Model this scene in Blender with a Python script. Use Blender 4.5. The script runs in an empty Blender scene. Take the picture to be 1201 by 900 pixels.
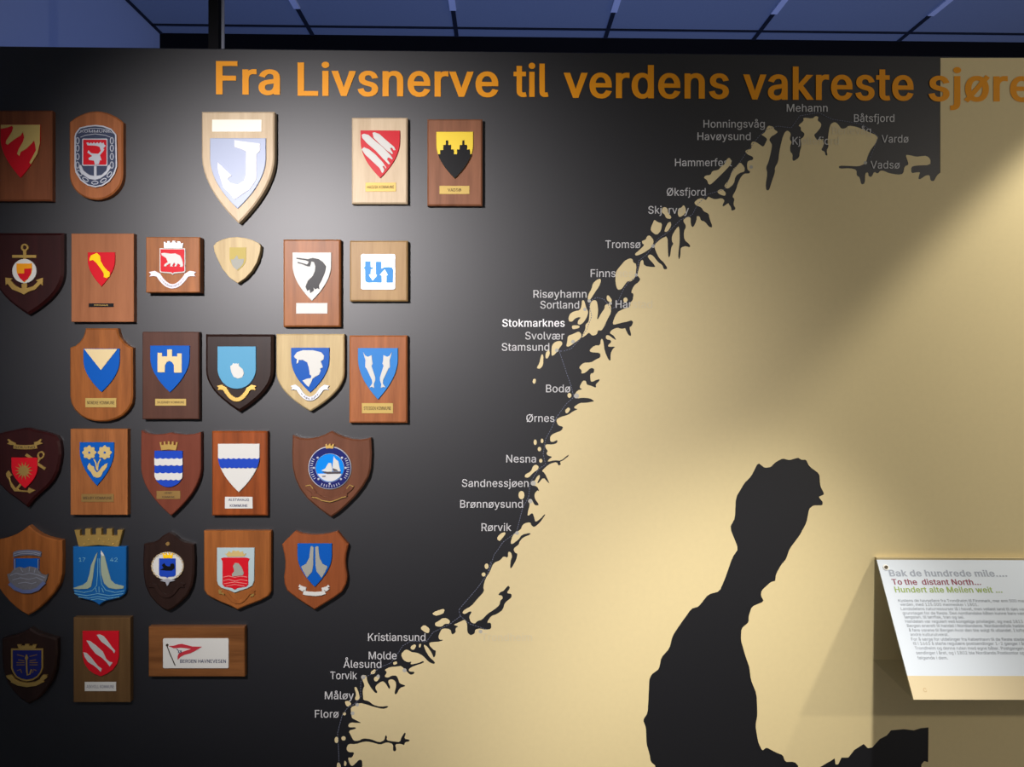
import bpy, math
import numpy as np
from mathutils import Vector, Matrix, geometry

# ------------------------------------------------------------------ camera, world, lamps, exposure
D, F = 2.15, 1000.0                     # camera distance to the wall (m), focal length (px of a 1201 px wide frame)
CAM = Vector((0.0, -D, 1.55))
ROT = (Matrix.Rotation(-0.0125, 3, 'Z') @ Matrix.Rotation(math.pi / 2 - 0.019, 3, 'X') @ Matrix.Rotation(0.006, 3, 'Z'))
SC = bpy.context.scene
COL = SC.collection
cam = bpy.data.cameras.new('camera')
cam.sensor_fit = 'HORIZONTAL'
cam.sensor_width = 36.0
cam.lens = F * 36.0 / 1201.0
cam.clip_start = 0.02
camo = bpy.data.objects.new('camera', cam)
camo.matrix_world = Matrix.Translation(CAM) @ ROT.to_4x4()
COL.objects.link(camo)
SC.camera = camo
SC.view_settings.view_transform = 'Standard'
SC.view_settings.look = 'None'
SC.view_settings.exposure = 0.0
SC.view_settings.gamma = 1.0
SC.view_settings.use_curve_mapping = False

w = bpy.data.worlds.new('world')
SC.world = w
w.use_nodes = True
w.node_tree.nodes['Background'].inputs[0].default_value = (1.0, 0.95, 0.93, 1)
w.node_tree.nodes['Background'].inputs[1].default_value = 0.29


def spot(name, loc, target, power, size_deg, blend, radius, color):
    l = bpy.data.lights.new(name, 'SPOT')
    l.energy, l.spot_size, l.spot_blend, l.shadow_soft_size, l.color = power, math.radians(size_deg), blend, radius, color
    o = bpy.data.objects.new(name, l)
    COL.objects.link(o)
    o.location = loc
    o.rotation_euler = (Vector(target) - Vector(loc)).to_track_quat('-Z', 'Y').to_euler()
    return o


def wall_pt(px, py):                     # rough position on the wall plane for aiming lamps
    return Vector(((px - 588) * .00215, 0, 1.55 - (py - 431) * .00215))


# track spot that lights the shields (its reflection is the sheen on the black panel)
spot('spot_lamp_shields', (-0.91, -1.9, 2.20), wall_pt(400, 450), 245, 61, 1.0, 0.05, (1.0, 0.945, 0.95))
# second track spot, close under the ceiling, for the lower part of the map
spot('spot_lamp_map', (0.95, -1.5, 2.82), wall_pt(830, 1020), 270, 34, 1.0, 0.05, (1.0, 0.95, 0.88))
# wall washer at the right, close to the wall: the slanting beam on the map
spot('spot_lamp_right', (1.95, -0.42, 2.80), wall_pt(1330, 660), 95, 66, 0.35, 0.03, (1.0, 0.94, 0.82))
# weaker track spot far to the right (it throws the board's faint shadow down to the left)
spot('spot_lamp_far_right', (2.95, -2.45, 2.10), wall_pt(1150, 600), 62, 80, 1.0, 0.05, (1.0, 0.90, 0.76))
# added bluish fill light, unseen behind the black panel, to brighten the ceiling
al = bpy.data.lights.new('added_fill_behind', 'AREA')
al.shape, al.size, al.size_y, al.energy, al.color = 'RECTANGLE', 3.2, 0.6, 17, (0.27, 0.39, 1.0)
alo = bpy.data.objects.new('added_fill_behind', al)
COL.objects.link(alo)
alo.location = (0.55, 0.68, 1.0)
alo.rotation_euler = (math.pi, 0, 0)

# ------------------------------------------------------------------ helpers


def ray(px, py):
    return ROT @ Vector(((px - 600.5) / F, -(py - 450.0) / F, -1.0))


def P(px, py, d=0.0):                    # photo pixel -> point of the plane d metres in front of the wall
    r = ray(px, py)
    t = (D - d) / r.y
    return CAM + r * t


def px_plane(px, py, p0, n):             # photo pixel -> point of any plane
    r = ray(px, py)
    return CAM + r * ((Vector(p0) - CAM).dot(n) / r.dot(n))


def srgb(*c):
    return tuple(((v / 255) / 12.92 if v / 255 <= 0.04045 else ((v / 255 + 0.055) / 1.055) ** 2.4) for v in c) + (1.0,)


MATS = {}


def mat(name, color, rough=0.5, metal=0.0, spec=0.18, bump=0.0, bscale=300, var=0.0, coat=0.0):
    if name in MATS:
        return MATS[name]
    m = bpy.data.materials.new(name)
    m.use_nodes = True
    n, l = m.node_tree.nodes, m.node_tree.links
    b = n['Principled BSDF']
    b.inputs['Base Color'].default_value = color
    b.inputs['Roughness'].default_value = rough
    b.inputs['Metallic'].default_value = metal
    b.inputs['Specular IOR Level'].default_value = spec
    b.inputs['Coat Weight'].default_value = coat
    b.inputs['Coat Roughness'].default_value = 0.25
    tc = n.new('ShaderNodeTexCoord')
    if var:
        no = n.new('ShaderNodeTexNoise')
        no.inputs['Scale'].default_value = bscale * 0.25
        no.inputs['Detail'].default_value = 4
        l.new(tc.outputs['Object'], no.inputs['Vector'])
        mx = n.new('ShaderNodeMix')
        mx.data_type = 'RGBA'
        mx.inputs[6].default_value = tuple(c * (1 - var) for c in color[:3]) + (1,)
        mx.inputs[7].default_value = tuple(min(1, c * (1 + var)) for c in color[:3]) + (1,)
        l.new(no.outputs['Fac'], mx.inputs[0])
        l.new(mx.outputs[2], b.inputs['Base Color'])
    if bump:
        n2 = n.new('ShaderNodeTexNoise')
        n2.inputs['Scale'].default_value = bscale
        n2.inputs['Detail'].default_value = 3
        l.new(tc.outputs['Object'], n2.inputs['Vector'])
        bp = n.new('ShaderNodeBump')
        bp.inputs['Strength'].default_value = bump
        bp.inputs['Distance'].default_value = 0.001
        l.new(n2.outputs['Fac'], bp.inputs['Height'])
        l.new(bp.outputs['Normal'], b.inputs['Normal'])
    MATS[name] = m
    return m


def wood(name, c, contrast=0.28, rough=0.46, horizontal=False, coat=0.05):
    if name in MATS:
        return MATS[name]
    c = tuple(v * f for v, f in zip(c[:3], (.58, .61, .62)))
    m = bpy.data.materials.new(name)
    m.use_nodes = True
    n, l = m.node_tree.nodes, m.node_tree.links
    b = n['Principled BSDF']
    b.inputs['Specular IOR Level'].default_value = .22
    b.inputs['Roughness'].default_value = rough
    b.inputs['Coat Weight'].default_value = coat
    b.inputs['Coat Roughness'].default_value = 0.3
    tc = n.new('ShaderNodeTexCoord')
    oi = n.new('ShaderNodeObjectInfo')
    mp = n.new('ShaderNodeMapping')
    mp.inputs['Scale'].default_value = (9, 90, 120) if horizontal else (120, 90, 9)
    add = n.new('ShaderNodeVectorMath')
    add.operation = 'ADD'
    mul = n.new('ShaderNodeMath')
    mul.operation = 'MULTIPLY'
    mul.inputs[1].default_value = 37.0
    l.new(oi.outputs['Random'], mul.inputs[0])
    l.new(tc.outputs['Object'], mp.inputs['Vector'])
    l.new(mp.outputs['Vector'], add.inputs[0])
    l.new(mul.outputs[0], add.inputs[1])
    n1 = n.new('ShaderNodeTexNoise')
    n1.inputs['Scale'].default_value = 0.35
    n1.inputs['Detail'].default_value = 6
    n1.inputs['Distortion'].default_value = 0.6
    n2 = n.new('ShaderNodeTexNoise')
    n2.inputs['Scale'].default_value = 2.6
    n2.inputs['Detail'].default_value = 3
    l.new(add.outputs[0], n1.inputs['Vector'])
    l.new(add.outputs[0], n2.inputs['Vector'])
    mm = n.new('ShaderNodeMath')
    mm.operation = 'MULTIPLY_ADD'
    mm.inputs[1].default_value = 0.35
    l.new(n2.outputs['Fac'], mm.inputs[0])
    l.new(n1.outputs['Fac'], mm.inputs[2])
    rp = n.new('ShaderNodeValToRGB')
    rp.color_ramp.elements[0].position = 0.42
    rp.color_ramp.elements[1].position = 0.95
    rp.color_ramp.elements[0].color = tuple(v * (1 - contrast) * f for v, f in zip(c[:3], (1, .93, .86))) + (1,)
    rp.color_ramp.elements[1].color = tuple(min(1, v * (1 + contrast)) for v in c[:3]) + (1,)
    l.new(mm.outputs[0], rp.inputs['Fac'])
    l.new(rp.outputs['Color'], b.inputs['Base Color'])
    bp = n.new('ShaderNodeBump')
    bp.inputs['Strength'].default_value = 0.08
    bp.inputs['Distance'].default_value = 0.001
    l.new(n2.outputs['Fac'], bp.inputs['Height'])
    l.new(bp.outputs['Normal'], b.inputs['Normal'])
    MATS[name] = m
    return m


def tag(o, label=None, cat=None, group=None, kind=None):
    for k, v in (('label', label), ('category', cat), ('group', group), ('kind', kind)):
        if v:
            o[k] = v
    return o


def empty(name, loc):
    o = bpy.data.objects.new(name, None)
    o.location = loc
    o.empty_display_size = 0.02
    COL.objects.link(o)
    return o


def link_mesh(name, verts, faces, m, parent=None, origin=None, smooth=False):
    """verts in world coordinates; stored relative to the parent root (or to origin)"""
    if parent is not None:
        off = Vector((0, 0, 0))
        p = parent
        while p is not None:
            off = off + p.location
            p = p.parent
    else:
        off = Vector(origin) if origin is not None else Vector((0, 0, 0))
    me = bpy.data.meshes.new(name)
    me.from_pydata([tuple(Vector(v) - off) for v in verts], [], faces)
    me.materials.append(m)
    me.validate()
    if smooth:
        for q in me.polygons:
            q.use_smooth = True
    o = bpy.data.objects.new(name, me)
    COL.objects.link(o)
    if parent is not None:
        o.parent = parent
    else:
        o.location = off
    return o


def winding(contours, pts):
    pts = np.asarray(pts, float)
    wn = np.zeros(len(pts), int)
    for c in contours:
        a = np.asarray(c, float)
        b = np.roll(a, -1, axis=0)
        for (x0, y0), (x1, y1) in zip(a, b):
            cr = (x1 - x0) * (pts[:, 1] - y0) - (pts[:, 0] - x0) * (y1 - y0)
            wn += ((y0 <= pts[:, 1]) & (y1 > pts[:, 1]) & (cr > 0)).astype(int)
            wn -= ((y0 > pts[:, 1]) & (y1 <= pts[:, 1]) & (cr < 0)).astype(int)
    return wn


def fill(contours):
    """triangles covering the non-zero-winding inside of 2D contours (holes run the other way round)"""
    vs, es = [], []
    for c in contours:
        k = len(vs)
        vs += [Vector(p) for p in c]
        es += [(k + i, k + (i + 1) % len(c)) for i in range(len(c))]
    v2, _, f2, *_ = geometry.delaunay_2d_cdt(vs, es, [], 0, 1e-5)
    if not f2:
        return [], []
    cen = [((v2[f[0]].x + v2[f[1]].x + v2[f[2]].x) / 3, (v2[f[0]].y + v2[f[1]].y + v2[f[2]].y) / 3) for f in f2]
    wn = winding(contours, cen)
    return [(v.x, v.y) for v in v2], [tuple(f) for f, k in zip(f2, wn) if k]


def area(c):
    return sum(c[i][0] * c[(i + 1) % len(c)][1] - c[(i + 1) % len(c)][0] * c[i][1] for i in range(len(c))) / 2


def ccw(c):
    return list(c) if area(c) > 0 else list(reversed(c))


def cw(c):
    return list(reversed(ccw(c)))


def inset(c, t):
    """move every corner of a ccw polygon inwards by t"""
    n, out = len(c), []
    for i in range(n):
        p0, p1, p2 = Vector(c[i - 1]), Vector(c[i]), Vector(c[(i + 1) % n])
        a, b = (p1 - p0), (p2 - p1)
        if a.length < 1e-9 or b.length < 1e-9:
            out.append(tuple(p1))
            continue
        a.normalize()
        b.normalize()
        na, nb = Vector((-a.y, a.x)), Vector((-b.y, b.x))
        k = na + nb
        if k.length < 0.3:
            k = na
        k.normalize()
        s = t / max(0.45, k.dot(na))
        out.append((p1.x + k.x * s, p1.y + k.y * s))
    return out


def prism_data(contours, d0, d1, ch=0.0):
    """contours in photo px as they look at depth d1; solid from depth d0 to d1, front edge chamfered by ch metres"""
    V, Fc = [], []
    xz = [[(q.x, q.z) for q in (P(x, y, d1) for x, y in c)] for c in contours]
    front = [inset(c, ch) for c in xz] if ch else xz
    v2, f2 = fill(front)
    k = len(V)
    V += [(x, -d1, z) for x, z in v2]
    for f in f2:
        a = [v2[i] for i in f]
        f = f if area(a) > 0 else tuple(reversed(f))
        Fc.append(tuple(k + i for i in f))
    for c, fr in zip(xz, front):
        n = len(c)
        rings = [[(x, -d1, z) for x, z in fr]]
        if ch:
            rings.append([(x, -(d1 - ch), z) for x, z in c])
        rings.append([(x, -d0, z) for x, z in c])
        for r0, r1 in zip(rings, rings[1:]):
            k = len(V)
            V += r0 + r1
            for i in range(n):
                j = (i + 1) % n
                Fc.append((k + i, k + n + i, k + n + j, k + j))
    return V, Fc


def solid(name, m, shapes, d0, d1, parent, ch=0.0, label=None):
    """one mesh from several shapes; a shape is one contour, or a list of contours [outer, hole, ...]"""
    cs = []
    for s in shapes:
        k = [s] if not isinstance(s[0][0], (tuple, list)) else s
        # outer contours counter-clockwise, holes clockwise once on the wall (photo y runs down)
        cs += [cw(k[0])] + [ccw(h) for h in k[1:]]
    V, Fc = prism_data(cs, d0, d1, ch)
    o = link_mesh(name, V, Fc, m, parent)
    if label:
        o['label'] = label
    return o


# ---- 2D shapes in photo px
def cr(ox, oy, s, txt):
    """points written as 'x,y x,y' in an enlarged crop with origin ox,oy and scale s"""
    return [(ox + float(a) / s, oy + float(b) / s) for a, b in (q.split(',') for q in txt.split())]


def rect(x0, y0, x1, y1):
    return [(x0, y0), (x1, y0), (x1, y1), (x0, y1)]


def rrect(x0, y0, x1, y1, r, n=4):
    out = []
    for cx, cy, a0 in ((x1 - r, y0 + r, -90), (x1 - r, y1 - r, 0), (x0 + r, y1 - r, 90), (x0 + r, y0 + r, 180)):
        out += [(cx + r * math.cos(math.radians(a0 + 90 * i / n)), cy + r * math.sin(math.radians(a0 + 90 * i / n))) for i in range(n + 1)]
    return out


def ell(cx, cy, rx, ry=None, n=20, rot=0.0):
    ry = rx if ry is None else ry
    c, s = math.cos(rot), math.sin(rot)
    return [(cx + rx * math.cos(a) * c - ry * math.sin(a) * s, cy + rx * math.cos(a) * s + ry * math.sin(a) * c)
            for a in (2 * math.pi * i / n for i in range(n))]


def ring(cx, cy, rx, ry, t, n=18, rot=0.0):
    return [ell(cx, cy, rx, ry, n, rot), ell(cx, cy, rx - t, ry - t, n, rot)]


class Heater:
    """flat-topped shield outline: straight sides down to ys, then a curve to the tip"""

    def __init__(s, x0, x1, y0, tip, ys=None, p=1.9, tx=None, q=1.0):
        s.x0, s.x1, s.y0, s.tip, s.p, s.q = x0, x1, y0, tip, p, q
        s.cx = (x0 + x1) / 2
        s.tx = s.cx if tx is None else tx
        s.ys = y0 + (tip - y0) * 0.28 if ys is None else ys

    def edge(s, y):
        if y <= s.ys:
            return s.x0, s.x1
        u = min(1, (y - s.ys) / (s.tip - s.ys))
        k = max(0.0, 1 - u ** s.p) ** s.q
        c = s.cx + (s.tx - s.cx) * u
        hw = (s.x1 - s.x0) / 2 * k
        return c - hw, c + hw

    def poly(s, y0=None, y1=None, n=14):
        a = s.y0 if y0 is None else y0
        b = s.tip if y1 is None else y1
        ys = [a] + [y for y in (s.ys + (s.tip - s.ys) * (1 - (1 - i / n) ** 1.6) for i in range(n + 1)) if a + .05 < y < b - .05] + [b]
        L = [(s.edge(y)[0], y) for y in ys]
        R = [(s.edge(y)[1], y) for y in ys]
        if abs(L[-1][0] - R[-1][0]) < 0.05:
            R = R[:-1]
        return L + R[::-1]

    def band(s, ya, yb, amp=0.0, waves=0, n=36):
        """horizontal band with wavy edges, cut by the shield"""
        def x_of(t, y):
            l, r = s.edge(y)
            return l + (r - l) * t
        top, bot = [], []
        for i in range(n + 1):
            t = i / n
            wv = amp * (abs(math.sin(math.pi * waves * t)) - 0.5) if waves else 0
            top.append((x_of(t, ya), ya + wv))
            bot.append((x_of(t, yb), yb + wv))
        l = [(s.edge(ya + (yb - ya) * k / 4)[0], ya + (yb - ya) * k / 4) for k in (1, 2, 3)]
        r = [(s.edge(ya + (yb - ya) * k / 4)[1], ya + (yb - ya) * k / 4) for k in (1, 2, 3)]
        return top + r + bot[::-1] + l[::-1]


def stroke(pts, wd):
    """open polyline of px points thickened to width wd (or a list of widths)"""
    L, R = [], []
    n = len(pts)
    for i in range(n):
        a, b = pts[max(0, i - 1)], pts[min(n - 1, i + 1)]
        dx, dy = b[0] - a[0], b[1] - a[1]
        k = math.hypot(dx, dy) or 1
        h = (wd[i] if isinstance(wd, (list, tuple)) else wd) / 2
        L.append((pts[i][0] - dy / k * h, pts[i][1] + dx / k * h))
        R.append((pts[i][0] + dy / k * h, pts[i][1] - dx / k * h))
    return L + R[::-1]


def scroll(x0, x1, ye, ym, wd, flip=False):
    """ribbon: a sagging band with a forked, folded tail at both ends"""
    W = x1 - x0
    a, b = x0 + .2 * W, x1 - .2 * W
    band = [(a + (b - a) * i / 12, ye + wd * .5 + (ym - ye - wd) * (1 - (2 * i / 12 - 1) ** 2)) for i in range(13)]
    out = [stroke(band, wd)]
    for sgn, xe, xi in ((1, x0, a), (-1, x1, b)):
        out.append([(xe, ye - wd * .15), (xe + sgn * W * .13, ye - wd * .45), (xi + sgn * W * .05, ye + wd * .25),
                    (xi + sgn * W * .03, ye + wd * 1.0), (xe + sgn * W * .09, ye + wd * .75), (xe + sgn * W * .015, ye + wd * .85), (xe + sgn * W * .05, ye + wd * .3)])
    return out


def scroll_line(x0, x1, ye, ym, wd, drop):
    a, b = x0 + .2 * (x1 - x0), x1 - .2 * (x1 - x0)
    return lambda x: ye + wd * .5 + (ym - ye - wd) * (1 - (2 * (x - a) / (b - a) - 1) ** 2) + drop


def crown(x0, x1, y0, y1, n=5, flare=0.1):
    """mural crown with n merlons"""
    W = x1 - x0
    f = flare * W
    pts = [(x0 + f, y1)]
    k = 2 * n - 1
    for i in range(k):
        xa, xb = x0 + W * i / k, x0 + W * (i + 1) / k
        y = y0 if i % 2 == 0 else y0 + (y1 - y0) * .38
        arch = -(y1 - y0) * .12 * (1 - (2 * (i + .5) / k - 1) ** 2)
        pts += [(xa, y + arch), (xb, y + arch)]
    pts += [(x1 - f, y1), ((x0 + x1) / 2, y1 - (y1 - y0) * .12)]
    return pts


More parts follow.
